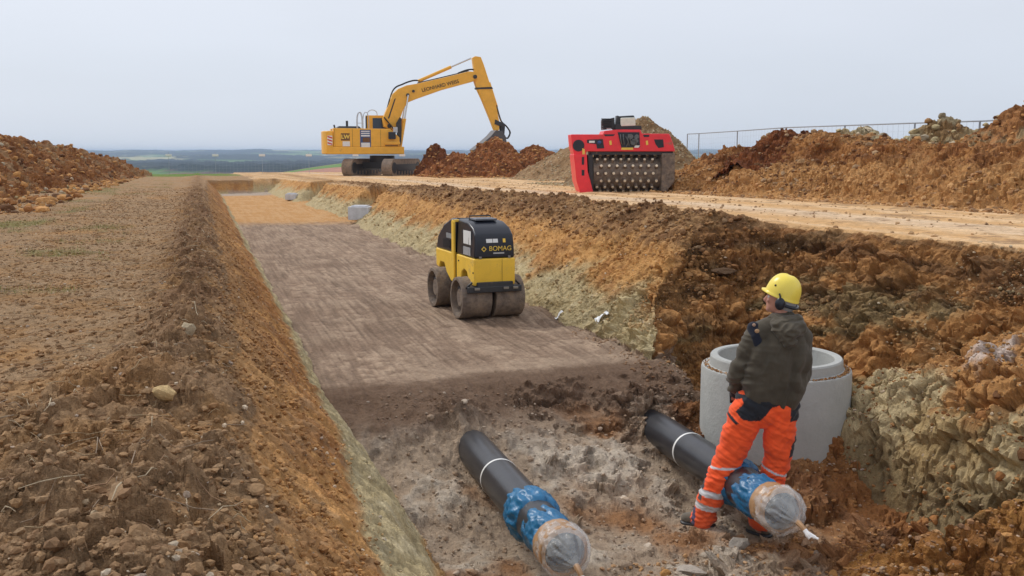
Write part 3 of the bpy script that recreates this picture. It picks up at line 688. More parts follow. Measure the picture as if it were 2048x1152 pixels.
def text(name, s, size, M, mat, parent, ext=.004, bold=.0, sx=1.0, center=True):
    c = bpy.data.curves.new(name, 'FONT'); c.body = s; c.size = size; c.extrude = ext; c.offset = bold
    if center: c.align_x = 'CENTER'; c.align_y = 'CENTER'
    t = bpy.data.objects.new(name, c); COL.objects.link(t); bpy.context.view_layer.update()
    me = bpy.data.meshes.new_from_object(t.evaluated_get(bpy.context.evaluated_depsgraph_get()))
    bpy.data.objects.remove(t); me.transform(M @ Matrix.Diagonal((sx, 1, 1, 1))); me.materials.clear(); me.materials.append(mat); me.name = name
    return link(bpy.data.objects.new(name, me), parent)
def frame(o, xa, ya):
    xa = Vector(xa).normalized(); za = xa.cross(Vector(ya)).normalized(); ya = za.cross(xa)
    m = Matrix((xa, ya, za)).transposed().to_4x4(); m.translation = Vector(o); return m
TH = PITCH
def W(px, py, z):
    """where the sight line through a point of the photograph meets height z (used once to survey the site)"""
    u = (px-1024)/FPX; v = (576-py)/FPX; fw = math.cos(TH)+v*math.sin(TH); up = -math.sin(TH)+v*math.cos(TH); t = (z-ZC)/up
    X = u*t; Y = fw*t; return Vector((X*math.cos(YAW)+Y*math.sin(YAW), -X*math.sin(YAW)+Y*math.cos(YAW), z))
def AT(px, py, D):
    u = (px-1024)/FPX; v = (576-py)/FPX; fw = math.cos(TH)+v*math.sin(TH); up = -math.sin(TH)+v*math.cos(TH); t = D/math.hypot(u, fw)
    X = u*t; Y = fw*t; return Vector((X*math.cos(YAW)+Y*math.sin(YAW), -X*math.sin(YAW)+Y*math.cos(YAW), ZC+up*t))

MUD = (.27, .19, .12)
M_YEL = simple('excavator_yellow', (.86, .45, .045), .42, dirt=.22, dirtcol=MUD, dscale=1.6, vscale=3, var=.1)
M_YEL2 = simple('roller_yellow', (.90, .58, .06), .42, dirt=.34, dirtcol=(.48, .35, .16), dscale=5, vscale=6, var=.08)
M_DARK = simple('dark_metal', (.03, .032, .036), .5, dirt=.2, dirtcol=MUD, dscale=4)
M_BLACK = simple('black_plastic', (.012, .015, .024), .33, var=.2, dirt=.12, dirtcol=(.16, .14, .12), dscale=4)
M_STEEL = simple('worn_steel', (.32, .31, .29), .35, metal=.8, dirt=.3, dirtcol=MUD, dscale=6)
M_MUDSTEEL = simple('muddy_steel', (.16, .125, .10), .75, bump=1.0, bscale=26, var=.4, vscale=12, dirt=.62, dirtcol=(.30, .23, .165), dscale=7)
M_TRACK = simple('muddy_track', (.27, .21, .16), .85, bump=.7, bscale=14, var=.35, vscale=4, dirt=.55, dirtcol=(.36, .26, .17), dscale=2)
M_RED = simple('red_paint', (.85, .035, .05), .38, dirt=.3, dirtcol=MUD, dscale=2.5, vscale=4, var=.12)
M_GLASS = simple('cab_glass', (.03, .05, .08), .08, var=.05)
M_WHITE = simple('white_label', (.75, .76, .74), .5, var=.06)
M_CHROME = simple('chrome_rod', (.6, .6, .6), .18, metal=1, var=.05)
M_BLUE = simple('blue_label', (.03, .08, .22), .4, var=.05)
M_REDL = simple('red_label', (.6, .04, .03), .4, var=.05)
M_BROWNL = simple('brown_label', (.16, .07, .02), .5, var=.05)
M_TEXTK = simple('dark_lettering', (.02, .015, .01), .5, var=.05)
M_TEXTY = simple('yellow_lettering', (.85, .6, .1), .5, var=.05)
M_HANDRAIL = simple('grey_rail', (.5, .52, .54), .35, metal=.5, var=.1)
M_HOSE = simple('black_hose', (.015, .015, .017), .45)

# ------------------------------------------------------------------ excavator
def excavator():
    S = .0302; base = W(765, 349, .66); base.z = gz1(base.x, base.y)+.0
    az = R(93)                       # forward direction, clockwise from +Y
    root = empty('crawler_excavator', base, R(90)-az, 'yellow crawler excavator reaching its bent boom over a brown spoil heap', 'excavator')
    def e(px, py): return ((px-765)*S, (349-py)*S)
    def z1(zx, zy): return e(620+zx/4.114, 90+zy/4.114)
    # undercarriage, turned to the house
    uz = R(33)-az; RM = Matrix.Rotation(-uz, 3, 'Z')
    RM4 = RM.to_4x4()
    for s in (-1, 1):
        L2 = 1.95; h = .98; cy = s*1.27; lo = []
        for k in range(13): a = -math.pi/2+math.pi*k/12; lo.append((L2-.05+.47*math.cos(a), .49+.47*math.sin(a)))
        for k in range(13): a = math.pi/2+math.pi*k/12; lo.append((-L2+.05+.47*math.cos(a), .49+.47*math.sin(a)))
        m = MB(); m.prism(lo, cy-.29, cy+.29, 'y', RM)
        # shoes with grouser bars round the loop
        n = len(lo); tot = []; 
        P = [Vector((u, 0, v)) for u, v in lo]; per = []
        for i in range(n):
            a, b = P[i], P[(i+1) % n]; k = max(1, int((b-a).length/.17))
            for j in range(k): per.append((a.lerp(b, j/k), (b-a).normalized()))
        for p, t in per:
            nn = Vector((t.z, 0, -t.x)); q = p+nn*.03
            rot = RM @ Matrix((t, Vector((0, 1, 0)), t.cross(Vector((0, 1, 0))))).transposed()
            m.box(RM @ Vector((q.x, cy, q.z)), (.13, .62, .05), rot)
        tr = m.build('track', M_TRACK, root)
        MB().prism([(-1.5, .3), (1.5, .3), (1.6, .7), (-1.6, .7)], cy-.31, cy+.31, 'y', RM).build('side_frame', M_DARK, tr)
        for cx in (-L2+.05, L2-.05): MB().cyl(RM @ Vector((cx, cy-.315, .49)), RM @ Vector((cx, cy+.315, .49)), .33, n=24).build('sprocket', M_DARK, tr)
        for k in range(7): MB().cyl(RM @ Vector((-1.4+k*.47, cy-.31, .2)), RM @ Vector((-1.4+k*.47, cy+.31, .2)), .12, n=14).build('roller', M_DARK, tr)
    m = MB(); m.box(RM @ Vector((0, 0, .62)), (1.5, 2.1, .38), RM); m.cyl((0, 0, .75), (0, 0, 1.2), .75, n=32); m.build('carbody', M_DARK, root, .02)
    zb = e(0, 307)[1]; zt = e(0, 256)[1]; x0 = e(645, 0)[0]; x1 = e(806, 0)[0]
    # house
    m = MB(); m.box(((x0+x1)/2+.1, 0, zb+.24), (x1-x0-.35, 2.7, .44)); m.build('deck', M_YEL, root, .04)
    m = MB()
    m.prism([(x0+.62, zb+.461), (x1-.35, zb+.461), (x1-.35, zb+1.0), (x1-.9, zt-.03), (x0+.62, zt)], -1.33, -.35); m.build('side_cover', M_YEL, root, .03)
    m = MB(); m.prism([(x0+.62, zb+.461), (x1-1.75, zb+.461), (x1-1.75, zt), (x0+.62, zt)], .35, 1.33); m.build('side_cover', M_YEL, root, .03)
    m = MB(); m.box((x0+1.6, 0, zb+.461+.5), (1.95, .69, 1.0)); m.box((x0+1.6, 0, zt+.05), (1.5, 1.6, .16), taper=(.8, .85))
    m.cyl((x0+1.5, -.5, zt), (x0+1.5, -.5, zt+.45), .07); m.cyl((x0+.75, -.9, zt), (x0+.7, -.9, zt+.2), .05); m.build('engine_hood', M_DARK, root, .015)
    cwp = []
    for k in range(9): a = math.pi/2+math.pi*k/8; cwp.append((x0+.62+.62*math.cos(a)*1.0, 1.36*math.sin(a)))
    cwp = [(x0+.6, -1.37), (x0+.25, -1.33), (x0+.07, -1.05), (x0, 0), (x0+.07, 1.05), (x0+.25, 1.33), (x0+.6, 1.37)]
    m = MB(); m.prism(cwp, zb+.03, zt-.16, 'z'); m.build('counterweight', M_YEL, root, .07, 3)
    # warning stripes and markings on the near side
    m = MB(); m.prism([(x0+.26, zb+.55), (x0+.55, zb+.55), (x0+.55, zb+1.1), (x0+.26, zb+1.1)], -1.40, -1.372); m.build('warning_panel', M_WHITE, root)
    for k in range(3): zz = zb+.57+k*.18; MB().prism([(x0+.27, zz+.08), (x0+.54, zz-.01), (x0+.54, zz+.07), (x0+.27, zz+.16)], -1.405, -1.401).build('warning_stripe', M_REDL, root)
    yS = -1.335
    def plate(px0, py0, px1, py1, mat, nm, th=.006, off=0):
        a = e(px0, py0); b = e(px1, py1); return MB().prism([(a[0], b[1]), (b[0], b[1]), (b[0], a[1]), (a[0], a[1])], yS-off-th, yS-off).build(nm, mat, root)
    plate(680, 266, 697, 280, M_BROWNL, 'logo_plate'); plate(683, 281.5, 697, 291, M_WHITE, 'sticker')
    a = e(688.5, 273); text('lettering', 'LW', .32, frame((a[0], yS-.010, a[1]), (1, 0, 0), (0, 0, 1)), M_TEXTY, root, .002, .012)
    plate(717, 259, 738, 296, M_BLUE, 'service_panel')
    for k, (p, q, mt) in enumerate(((261, 263, M_WHITE), (265, 267, M_WHITE), (269, 272, M_WHITE), (284, 294, M_WHITE))): plate(719, p, 736, q, mt, 'panel_stripe', .004, .0065)
    plate(722, 274, 736, 283, M_BROWNL, 'panel_stripe', .004, .0065)
    plate(766, 289, 791, 290.6, M_TEXTK, 'dark_stripe')
    for px in (702, 757, 668): plate(px, 258, px+.45, 302, M_TEXTK, 'panel_gap', .003)
    plate(764, 287, 795, 282, M_YEL, 'step', .12)
    # front bracket, handrails
    hr = lambda p, r=.024, k=4: MB().tube(p, r, 6, k).build('handrail', M_HANDRAIL, root)
    for (ya, xa, xb) in ((-1.25, 713, 723), (-.75, 713, 723), (-1.2, 724, 735)):
        A, B = e(xa, 255)[0], e(xb, 255)[0]; hr([(A, ya, zt-.02), (A, ya, zt+.55), (A+.06, ya, zt+.85), ((A+B)/2, ya, zt+.93), (B-.06, ya, zt+.85), (B, ya, zt+.55), (B, ya, zt-.02)])
    hr([(e(713, 0)[0], -1.25, zt+.55), (e(713, 0)[0], -.75, zt+.55)], .022, 1); hr([(e(713, 0)[0], -1.25, zt+.3), (e(723, 0)[0], -1.25, zt+.3)], .02, 1)
    A, B = e(740, 0)[0], e(758, 0)[0]; hr([(A, .6, zt+.6), (A, .6, zt+1.0), ((A+B)/2, .6, zt+1.15), (B, .6, zt+1.0), (B, .6, zt+.6)])
    MB().tube([(e(731, 0)[0], -1.0, zt-.03), (e(731, 0)[0], -1.0, zt+.75)], .04, 8, 1).build('exhaust', M_DARK, root)
    # mirror, front box and lamps at the nose
    m = MB(); m.box((e(779, 0)[0], -1.5, e(0, 270)[1]), (.42, .26, .42)); m.build('toolbox', M_BLACK, root, .03)
    m = MB(); m.box((e(786, 0)[0], -1.45, e(0, 259)[1]), (.26, .06, .32)); m.tube([(e(786, 0)[0], -1.4, e(0, 262)[1]), (e(786, 0)[0], -1.2, e(0, 285)[1])], .02, 6, 1); m.build('mirror', M_HANDRAIL, root, .02)
    # cab on the far side
    cx0, cx1 = e(737, 0)[0], e(793, 0)[0]; ct = e(0, 229)[1]
    cp = [(cx0, zb+.46), (cx1, zb+.46), (cx1+.05, zb+1.2), (cx1-.4, ct-.05), (cx1-.5, ct), (cx0+.03, ct), (cx0, ct-.04)]
    cab = MB().prism(cp, .38, 1.36).build('cab', M_YEL, root, .03)
    wp = [(cx0+.35, zb+1.15), (cx1-.1, zb+1.15), (cx1-.1, zb+1.28), (cx1-.5, ct-.16), (cx0+.35, ct-.16)]
    MB().prism(wp, .365, .378).build('window', M_GLASS, cab)
    MB().prism([(cx0-.012, zt+.05), (cx0-.001, zt+.05), (cx0-.001, ct-.12), (cx0-.012, ct-.12)], .5, 1.25).build('window', M_GLASS, cab)
    # boom
    bp = [z1(*p) for p in ((612, 668), (604, 600), (640, 520), (690, 400), (735, 358), (800, 330), (900, 312), (1100, 264), (1330, 206), (1392, 210), (1404, 262), (1360, 290), (1100, 362), (880, 440), (812, 468), (775, 520), (742, 610), (712, 668), (665, 690))]
    boom = MB().prism(bp, -.30, .30).build('boom', M_YEL, root, .03)
    for q in ((810, 408, .10), (857, 376, .08), (1378, 250, .12), (655, 660, .13)): p = z1(q[0], q[1]); MB().cyl((p[0], -.4, p[1]), (p[0], .4, p[1]), q[2], n=16).build('pivot_pin', M_DARK, boom)
    a, b = Vector((z1(920, 372)[0], 0, z1(920, 372)[1])), Vector((z1(1248, 287)[0], 0, z1(1248, 287)[1]))
    d = b-a; c = (a+b)/2; text('lettering', 'LEONHARD WEISS', .30, frame((c.x, -.306, c.z), d, (-d.z, 0, d.x)), M_TEXTK, boom, .003, .004, d.length/2.62)
    # arm
    ap = [z1(*p) for p in ((1362, 92), (1385, 80), (1432, 86), (1458, 150), (1503, 285), (1530, 350), (1560, 480), (1590, 620), (1588, 690), (1550, 696), (1512, 600), (1444, 440), (1398, 345), (1372, 270), (1376, 200))]
    arm = MB().prism(ap, -.22, .22).build('arm', M_YEL, root, .025)
    ring = [z1(*p) for p in ((1393, 352), (1388, 338), (1525, 330), (1534, 346))]; MB().prism(ring, -.25, .25).build('collar', M_DARK, arm)
    def ram(nm, a, b, f, r, ys, par, bm=M_YEL):
        for y in ys:
            A = Vector((z1(*a)[0], y, z1(*a)[1])); B = Vector((z1(*b)[0], y, z1(*b)[1])); C = A.lerp(B, f)
            o = MB().cyl(A, C, r, n=16).build(nm, bm, par)
            MB().cyl(C, B, r*.5, n=12).build('rod', M_CHROME, o)
    for dy in (-.12, .12): MB().tube([(z1(900, 0)[0], dy, z1(0, 306)[1]), (z1(1100, 0)[0], dy, z1(0, 258)[1]), (z1(1330, 0)[0], dy, z1(0, 200)[1])], .03, 6, 1).build('steel_line', M_DARK, boom)
    MB().prism([z1(700, 440), z1(712, 436), z1(655, 600), z1(643, 600)], -.306, -.3).build('seam', M_DARK, boom)
    ram('arm_ram', (905, 292), (1352, 96), .62, .10, (0,), boom)
    ram('boom_ram', (738, 836), (812, 408), .55, .10, (-.47, .47), root)
    ram('bucket_ram', (1508, 292), (1628, 662), .55, .085, (0,), arm)
    m = MB()
    for y in (-.18, .18): m.prism([z1(1600, 640), z1(1640, 650), z1(1632, 755), z1(1608, 755)], y-.03, y+.03); m.prism([z1(1552, 600), z1(1640, 640), z1(1636, 668), z1(1548, 640)], y-.08, y-.04)
    m.build('linkage', M_DARK, arm)
    bk = [z1(*p) for p in ((1545, 690), (1600, 700), (1628, 740), (1640, 800), (1600, 870), (1500, 900), (1400, 880), (1352, 856), (1440, 790), (1500, 740))]
    MB().prism(bk, -.7, .7).build('bucket', simple('bucket_steel', (.10, .10, .105), .5, metal=.4, dirt=.4, dirtcol=MUD), root, .02)
    for dy, dz in ((-.12, 0), (0, .05), (.12, .02)):
        q = lambda zx, zy: (z1(zx, zy)[0], dy, z1(zx, zy)[1]+dz)
        hs_ = lambda p: MB().tube(p, .028, 6).build('hose', M_HOSE, root)
        hs_([q(625, 600), q(690, 380), q(780, 320), q(860, 292), q(915, 290)])
        hs_([q(1240, 225), q(1320, 196), q(1385, 195), q(1415, 230), q(1400, 300)])
        hs_([q(1570, 480), q(1610, 610), q(1660, 660), q(1690, 710), q(1665, 760), q(1635, 740)])
        hs_([(z1(610, 600)[0], -.4+dy, z1(0, 590)[1]), (z1(650, 0)[0], -.5+dy, z1(0, 640)[1]), (z1(690, 0)[0], -.7+dy, z1(0, 700)[1]), (z1(670, 0)[0], -.9+dy, z1(0, 760)[1])])
    m = MB(); m.prism([z1(705, 640), z1(735, 590), z1(752, 600), z1(745, 800), z1(728, 830), z1(712, 780)], -.62, -.56); m.build('bracket', M_DARK, root)
excavator()

# ------------------------------------------------------------------ remote controlled trench roller
def trench_roller():
    base = Vector((3.36, 11.75, gz1(3.36, 11.75)))
    root = empty('trench_roller', base, R(3.5), 'yellow and black remote controlled trench roller on the compacted trench floor', 'roller'); root.scale = (.93, .93, .945)
    r = .275; AX = 1.12
    M_DR = M_MUDSTEEL
    for y in (0, AX):
        for s in (-1, 1):
            x0 = s*.03; x1 = s*.435
            M = Matrix(((0, 0, 1, 0), (0, 1, 0, y), (-1, 0, 0, r), (0, 0, 0, 1)))
            prof = []
            n = 9
            prof = [(.09, x0), (r-.02, x0)]
            for k in range(n+1):
                xx = x0+(x1-x0)*k/n
                prof += [(r-.008*(k % 2), xx)]
            prof += [(r-.045, x1), (r-.06, x1-s*.10), (.13, x1-s*.13), (.11, x1-s*.04), (.03, x1-s*.04)]
            d = MB().lathe(prof, 56, M).build('drum', M_DR, root, ang=25)
            if s < 0:
                for k in range(8): a = k*.785; MB().cyl((x1-s*.13, y+.15*math.cos(a), r+.15*math.sin(a)), (x1-s*.10, y+.15*math.cos(a), r+.15*math.sin(a)), .014, n=8).build('wheel_bolt', M_DARK, d)
            # cleats: low raised pads on the drum face
    m = MB(); m.box((0, 0, .33), (.78, .20, .16)); m.box((0, -.275, .405), (.74, .08, .08)); m.box((0, -.25, .45), (.5, .06, .08)); m.box((0, AX, .33), (.78, .2, .16)); m.box((0, AX/2, .33), (.22, AX, .16))
    m.box((0, .0, .44), (.5, .62, .12)); m.box((0, AX, .44), (.5, .62, .12)); m.build('chassis', M_DARK, root, .012)
    for x in (-.26, .14, .27): MB().box((x, -.34, .42), (.07, .02, .03)).build('shackle', M_STEEL, root, .004)
    # yellow hull, front and rear halves (profile in y,z), joint in the middle
    def hull(ya, yb, front):
        w = .30
        if front: P = [(ya, .47), (ya-.03, .80), (yb, .80), (yb, .40), (yb-.10, .40), (.30, .62), (.22, .64), (.10, .62), (.02, .47)]
        else: P = [(ya, .40), (ya, .80), (yb, .80), (yb-.01, .52), (1.36, .50), (1.22, .62), (1.02, .62), (.92, .40)]
        return P, w
    m = MB(); m.prism([(-.27, .45), (-.285, .50), (-.29, .80), (.47, .80), (.47, .44), (.40, .40), (.30, .45), (.24, .58), (.14, .63), (.02, .60), (-.08, .46)], -.285, .285, 'x'); hull_f = m.build('hull', M_YEL2, root, .018, 3)
    m = MB(); m.prism([(.60, .42), (.60, .80), (1.44, .80), (1.42, .55), (1.30, .53), (1.22, .62), (1.04, .62), (.92, .50), (.72, .40)], -.285, .285, 'x'); m.build('hull', M_YEL2, root, .018, 3)
    m = MB(); m.box((0, .535, .6), (.50, .12, .36)); m.build('joint', M_DARK, root)
    # lifting frame strip
    m = MB()
    for s in (-1, 1): m.prism([(.49, .42), (.49, 1.22), (.515, 1.25), (.575, 1.25), (.59, 1.22), (.59, .42)], s*.285, s*.315, 'x')
    m.box((0, .54, 1.235), (.62, .07, .03)); m.build('lifting_frame', M_YEL2, root, .006)
    # hoods
    m = MB()
    def hood(prof, w0, w1, nm):
        bm = MB(); A = []
        for (y, z) in prof:
            t = (z-.80)/.47; w = w0+(w1-w0)*max(t, 0)**1.5; A.append((y, z, w))
        L = [bm.bm.verts.new((-w, y, z)) for y, z, w in A]; Rr = [bm.bm.verts.new((w, y, z)) for y, z, w in A]
        bm.bm.faces.new(L); bm.bm.faces.new(Rr[::-1]); n = len(A)
        for i in range(n): bm.bm.faces.new((L[i], Rr[i], Rr[(i+1) % n], L[(i+1) % n]))
        return bm.build(nm, M_BLACK, root, .028, 4)
    hood([(-.285, .802), (-.283, .99), (-.262, 1.10), (-.16, 1.185), (.05, 1.25), (.47, 1.27), (.47, .802)], .28, .25, 'hood')
    hood([(.60, .802), (.60, 1.27), (.85, 1.25), (1.15, 1.15), (1.38, .98), (1.43, .802)], .28, .235, 'hood')
    m = MB(); m.box((0, .18, 1.275), (.30, .30, .03)); m.build('hatch', simple('grey_hatch', (.12, .13, .15), .35), root, .012)
    for y_ in (-.05, .22):
        MB().tube([(-.283, y_, .81), (-.279, y_, 1.0), (-.268, y_, 1.15)], .0018, 4, 2).build('panel_gap', M_DARK, root)
    for x_ in (-.2, .2): MB().box((x_, -.29, .815), (.035, .012, .03)).build('latch', M_STEEL, root, .003)
    for k in range(6): MB().box((0, -.2885, .84+0), (0.001, .001, .001)) if 0 else None
    for k in range(7): MB().box((-.284, .78+k*.05, .90), (.006, .02, .12)).build('vent_slat', M_DARK, root)
    MB().tube([(-.15, .3, 1.27), (-.15, .3, 1.31), (.15, .3, 1.31), (.15, .3, 1.27)], .010, 8, 1).build('handle', M_DARK, root)
    for x_ in (-.30, .30): MB().tube([(x_, -.26, .5), (x_*1.25, -.22, .42), (x_*1.2, .0, .34)], .014, 8).build('hose', M_HOSE, root)
    # side vents and stickers
    def sp(y0, y1, z0, z1, mat, nm, th=.004, x=-.279, side='x'):
        return MB().prism([(y0, z0), (y1, z0), (y1, z1), (y0, z1)], x-th, x, 'x').build(nm, mat, root)
    sp(-.13, .18, .965, 1.14, M_WHITE, 'sticker', x=-.272); sp(-.13, .17, .825, .93, simple('grey_sticker', (.35, .36, .37), .5), 'sticker', x=-.279)
    sp(.70, .95, .98, 1.05, simple('grey_sticker_b', (.25, .27, .28), .5), 'sticker', x=-.272)
    yF = -.2862
    def fp(x0, x1, z0, z1, mat, nm, y=yF, th=.003): return MB().prism([(x0, z0), (x1, z0), (x1, z1), (x0, z1)], y-th, y, 'y').build(nm, mat, root)
    # slanted face of the front hood above .98
    sl = Vector((0, -.25+.285, 1.08-.98)).normalized()
    for (xa, xb) in ((-.115, -.03), (-.022, .045), (.115, .15)):
        M = frame((0, -.277, 1.025), (1, 0, 0), sl); m = MB(); m.box(((xa+xb)/2, 0, 0), (xb-xa, .05, .008)); 
        for v in m.bm.verts: v.co = M @ v.co
        m.build('sticker', M_WHITE if xb < .1 else M_YEL2, root)
    text('lettering', 'BOMAG', .086, frame((.075, yF-.006, .925), (1, 0, 0), (0, 0, 1)), M_TEXTY, root, .002, .0, 1.02)
    fp(-.02, .13, .858, .876, simple('faded_label', (.45, .46, .47), .5), 'sticker')
    m = MB(); c = Vector((-.150, 0, .922)); q = .036
    for a, b in ((q, q*.62),): m.lathe([(.0001, -.002), (a, -.002), (a, .002), (.0001, .002)], 4, frame((c.x, yF-.004, c.z), (1, 0, 0), (0, 0, 1)))
    m.build('emblem', M_TEXTY, root, ang=20)
    MB().lathe([(.0001, -.002), (.02, -.002), (.02, .002), (.0001, .002)], 4, frame((c.x, yF-.0075, c.z), (1, 0, 0), (0, 0, 1))).build('emblem', M_BLACK, root, ang=20)
    m = MB(); m.tube([(.1, -.292, .80), (.1, -.292, .5)], .0018, 4, 1); m.build('panel_gap', M_DARK, root)
    MB().cyl((-.276, -.26, .62), (-.296, -.26, .62), .010, n=10).build('bolt', M_DARK, root); MB().cyl((-.276, .35, .72), (-.296, .35, .72), .010, n=10).build('bolt', M_DARK, root)
trench_roller()

# ------------------------------------------------------------------ red drum compactor attachment
def drum_compactor():
    S = .0137; base = W(1241, 384, .95); base.z = gz1(base.x, base.y)-.02
    az = math.atan2(base.x, base.y)
    root = empty('drum_compactor', base, -az+R(9), 'red drum compactor with a studded roller and engine standing on the dirt road', 'compactor')
    def z2(zx, zy): return ((1040+zx/5.0075-1241)*S, (384-(200+zy/5.0075))*S)
    P = lambda *q: [z2(*p) for p in q]
    # local x right, y away, z up
    beam = MB().prism(P((488, 346), (800, 346), (815, 312), (930, 300), (1172, 300), (1186, 338), (1458, 340), (1492, 420), (1520, 512), (640, 512), (640, 545), (520, 545), (500, 470)), -.42, .42).build('frame', M_RED, root, .02)
    MB().prism(P((690, 512), (1500, 512), (1500, 545), (690, 545)), -.36, .36).build('lower_beam', M_DARK, root)
    # left support column
    m = MB(); m.prism(P((512, 540), (640, 540), (650, 700), (712, 925), (585, 925), (540, 800)), -.55, .55); m.build('side_plate', M_RED, root, .02)
    m = MB(); m.prism(P((655, 545), (705, 545), (715, 905), (680, 905)), -.4, .4); m.build('bearing_plate', M_DARK, root, .01)
    m = MB(); m.prism(P((1385, 530), (1515, 530), (1520, 800), (1440, 905), (1385, 905)), -.45, .5); m.build('bearing_plate', M_MUDSTEEL, root, .03)
    m = MB(); m.prism(P((570, 912), (716, 912), (716, 930), (570, 930)), -.6, .6); m.build('skid', M_STEEL, root, .01)
    # drum with studs
    c0 = z2(716, 725); c1 = z2(1384, 725); r = .50; cz = c0[1]
    dr = MB().cyl((c0[0], .05, cz), (c1[0], .05, cz), r-.07, n=48).build('drum', M_MUDSTEEL, root)
    m = MB(); t = MB(); nx = 8; na = 16
    for j in range(na):
        a = 6.2832*j/na
        for i in range(nx):
            x = c0[0]+.10+(c1[0]-c0[0]-.2)*(i+.5*(j % 2)*.9)/(nx-.4); d = Vector((0, -math.cos(a), math.sin(a)))
            b = Vector((x, .05, cz)); m.cyl(b+d*(r-.09), b+d*(r+.03), .06, .036, n=8); t.cyl(b+d*(r+.028), b+d*(r+.045), .040, .034, n=8)
    s_ = m.build('stud', M_MUDSTEEL, dr, ang=30); s_['kind'] = 'stuff'; t_ = t.build('stud_tip', simple('brass_tip', (.80, .70, .52), .35, var=.2), dr, ang=30); t_['kind'] = 'stuff'
    # openings and fittings on the front face (y = -.42)
    def face(pts, mat, nm, y=-.42, th=.012, par=beam): return MB().prism(P(*pts), y-th, y-.001).build(nm, mat, par)
    c = z2(562, 455); MB().cyl((c[0], -.435, c[1]), (c[0], -.421, c[1]), .155, n=24).build('bearing_cover', M_BLACK, beam).scale = (1, 1, 1)
    face(((645, 398), (800, 392), (815, 480), (745, 484), (735, 440), (645, 430)), M_BLACK, 'opening')
    face(((665, 408), (720, 408), (720, 428), (665, 428)), M_WHITE, 'sticker', -.433, .006); c = z2(765, 425); MB().ball((c[0], -.45, c[1]), (.06, .03, .05), 2).build('lamp', M_BLUE, beam)
    face(((1305, 395), (1395, 395), (1405, 470), (1350, 478), (1320, 440)), M_BLACK, 'opening')
    face(((945, 325), (1160, 325), (1168, 470), (985, 478)), M_BLACK, 'engine_bay')
    m = MB(); rr = random.Random(4)
    for k in range(7):
        a = z2(970+k*27, 340+rr.random()*30); b = z2(985+k*24, 440+rr.random()*30); m.tube([(a[0], -.46, a[1]), ((a[0]+b[0])/2+.08*rr.uniform(-1, 1), -.52, (a[1]+b[1])/2), (b[0], -.46, b[1])], .016, 6)
    for k in range(5): a = z2(1000+rr.random()*150, 360+rr.random()*90); m.cyl((a[0], -.5, a[1]), (a[0], -.43, a[1]), .04+.03*rr.random(), n=12)
    m.build('hose', simple('grey_hose', (.12, .13, .13), .4), beam)
    for x in (875, 1235): face(((x-12, 410), (x+8, 405), (x+14, 445), (x-6, 450)), M_TEXTY, 'marker', -.42, .02)
    face(((985, 474), (1100, 474), (1100, 496), (985, 496)), M_TEXTY, 'marker', -.42, .016)
    face(((1105, 450), (1165, 455), (1150, 475), (1110, 475)), M_WHITE, 'marker', -.433, .03)
    face(((598, 480), (622, 490), (628, 552), (600, 548)), M_TEXTY, 'marker', -.42, .016)
    for z in ((590, 565, 612, 640), (590, 690, 616, 745)): MB().prism(P((z[0], z[1]), (z[2], z[1]), (z[2], z[3]), (z[0], z[3])), -.56, -.551).build('slot', M_BLACK, root)
    MB().prism(P((812, 345), (920, 345), (905, 362), (820, 365)), -.425, -.421).build('slot', M_BLACK, beam); MB().prism(P((1195, 350), (1260, 350), (1255, 370), (1205, 372)), -.425, -.421).build('slot', M_BLACK, beam)
    # engine on top
    m = MB(); m.prism(P((812, 205), (925, 180), (932, 290), (815, 300)), -.2, .25)
    for k in range(6): q = z2(835, 195+k*17); m.box((q[0]+.03, -.23, q[1]), (.30, .05, .025))
    q = z2(805, 215); m.cyl((q[0], -.1, q[1]-.02), (q[0]+.1, -.1, q[1]-.02), .09); m.prism(P((955, 160), (985, 170), (985, 280), (950, 290)), -.15, .2)
    m.prism(P((985, 166), (1120, 158), (1140, 190), (1140, 212), (985, 182)), -.1, .22); m.prism(P((930, 245), (1190, 262), (1195, 300), (930, 300)), -.25, .3)
    m.build('engine', M_DARK, root, .008)
    MB().prism(P((985, 184), (1128, 180), (1132, 262), (985, 268)), -.26, .1).build('engine_cover', simple('cream_cover', (.74, .74, .64), .4), root, .025, 3)
    MB().box((z2(870, 290)[0], -.21, z2(0, 290)[1]), (.12, .03, .05)).build('sticker', M_WHITE, root)
drum_compactor()

# ------------------------------------------------------------------ concrete shaft ring
M_CONC = simple('concrete', (.40, .41, .39), .8, var=.12, vscale=4, bump=.3, bscale=30, dirt=.22, dirtcol=(.33, .26, .18), dscale=4)
def shaft_ring():
    c = Vector((4.70, 7.38, -.78))
    root = empty('shaft_ring', c, R(0), 'pale grey precast concrete shaft ring standing in the pit behind the worker', 'concrete ring')
    zt = .99
    MB().lathe([(.50, 0), (.632, 0), (.632, zt-.02), (.625, zt), (.575, zt+.006), (.562, zt+.012), (.555, zt+.085), (.545, zt+.098), (.495, zt+.098), (.485, zt+.088), (.48, .72), (.47, .70), (.47, .02)], 128, closed=True).build('ring_wall', M_CONC, root, ang=30)
    # earth lying on the shoulder
    rng = np.random.default_rng(3); n = 1500; a = np.concatenate([rng.normal(4.9, .7, n//2), rng.normal(3.0, .35, n//4), rng.normal(5.9, .5, n-n//2-n//4)])
    rr = rng.uniform(.568, .615, n); s = .002+.007*rng.uniform(0, 1, n)**3
    Pp, F = rock_verts(rng, 1, n, s); Pp = Pp+np.stack([rr*np.cos(a), rr*np.sin(a), zt+.006+s*.2], -1)[:, None]
    k = Pp.shape[1]; o = npmesh('soil_crumbs', Pp.reshape(-1, 3), (F[None]+(np.arange(n)*k)[:, None, None]).reshape(-1, 3), M_STONE, root, col=np.repeat(pick('orange', n), k, 0), smooth=False); o['kind'] = 'stuff'
shaft_ring()

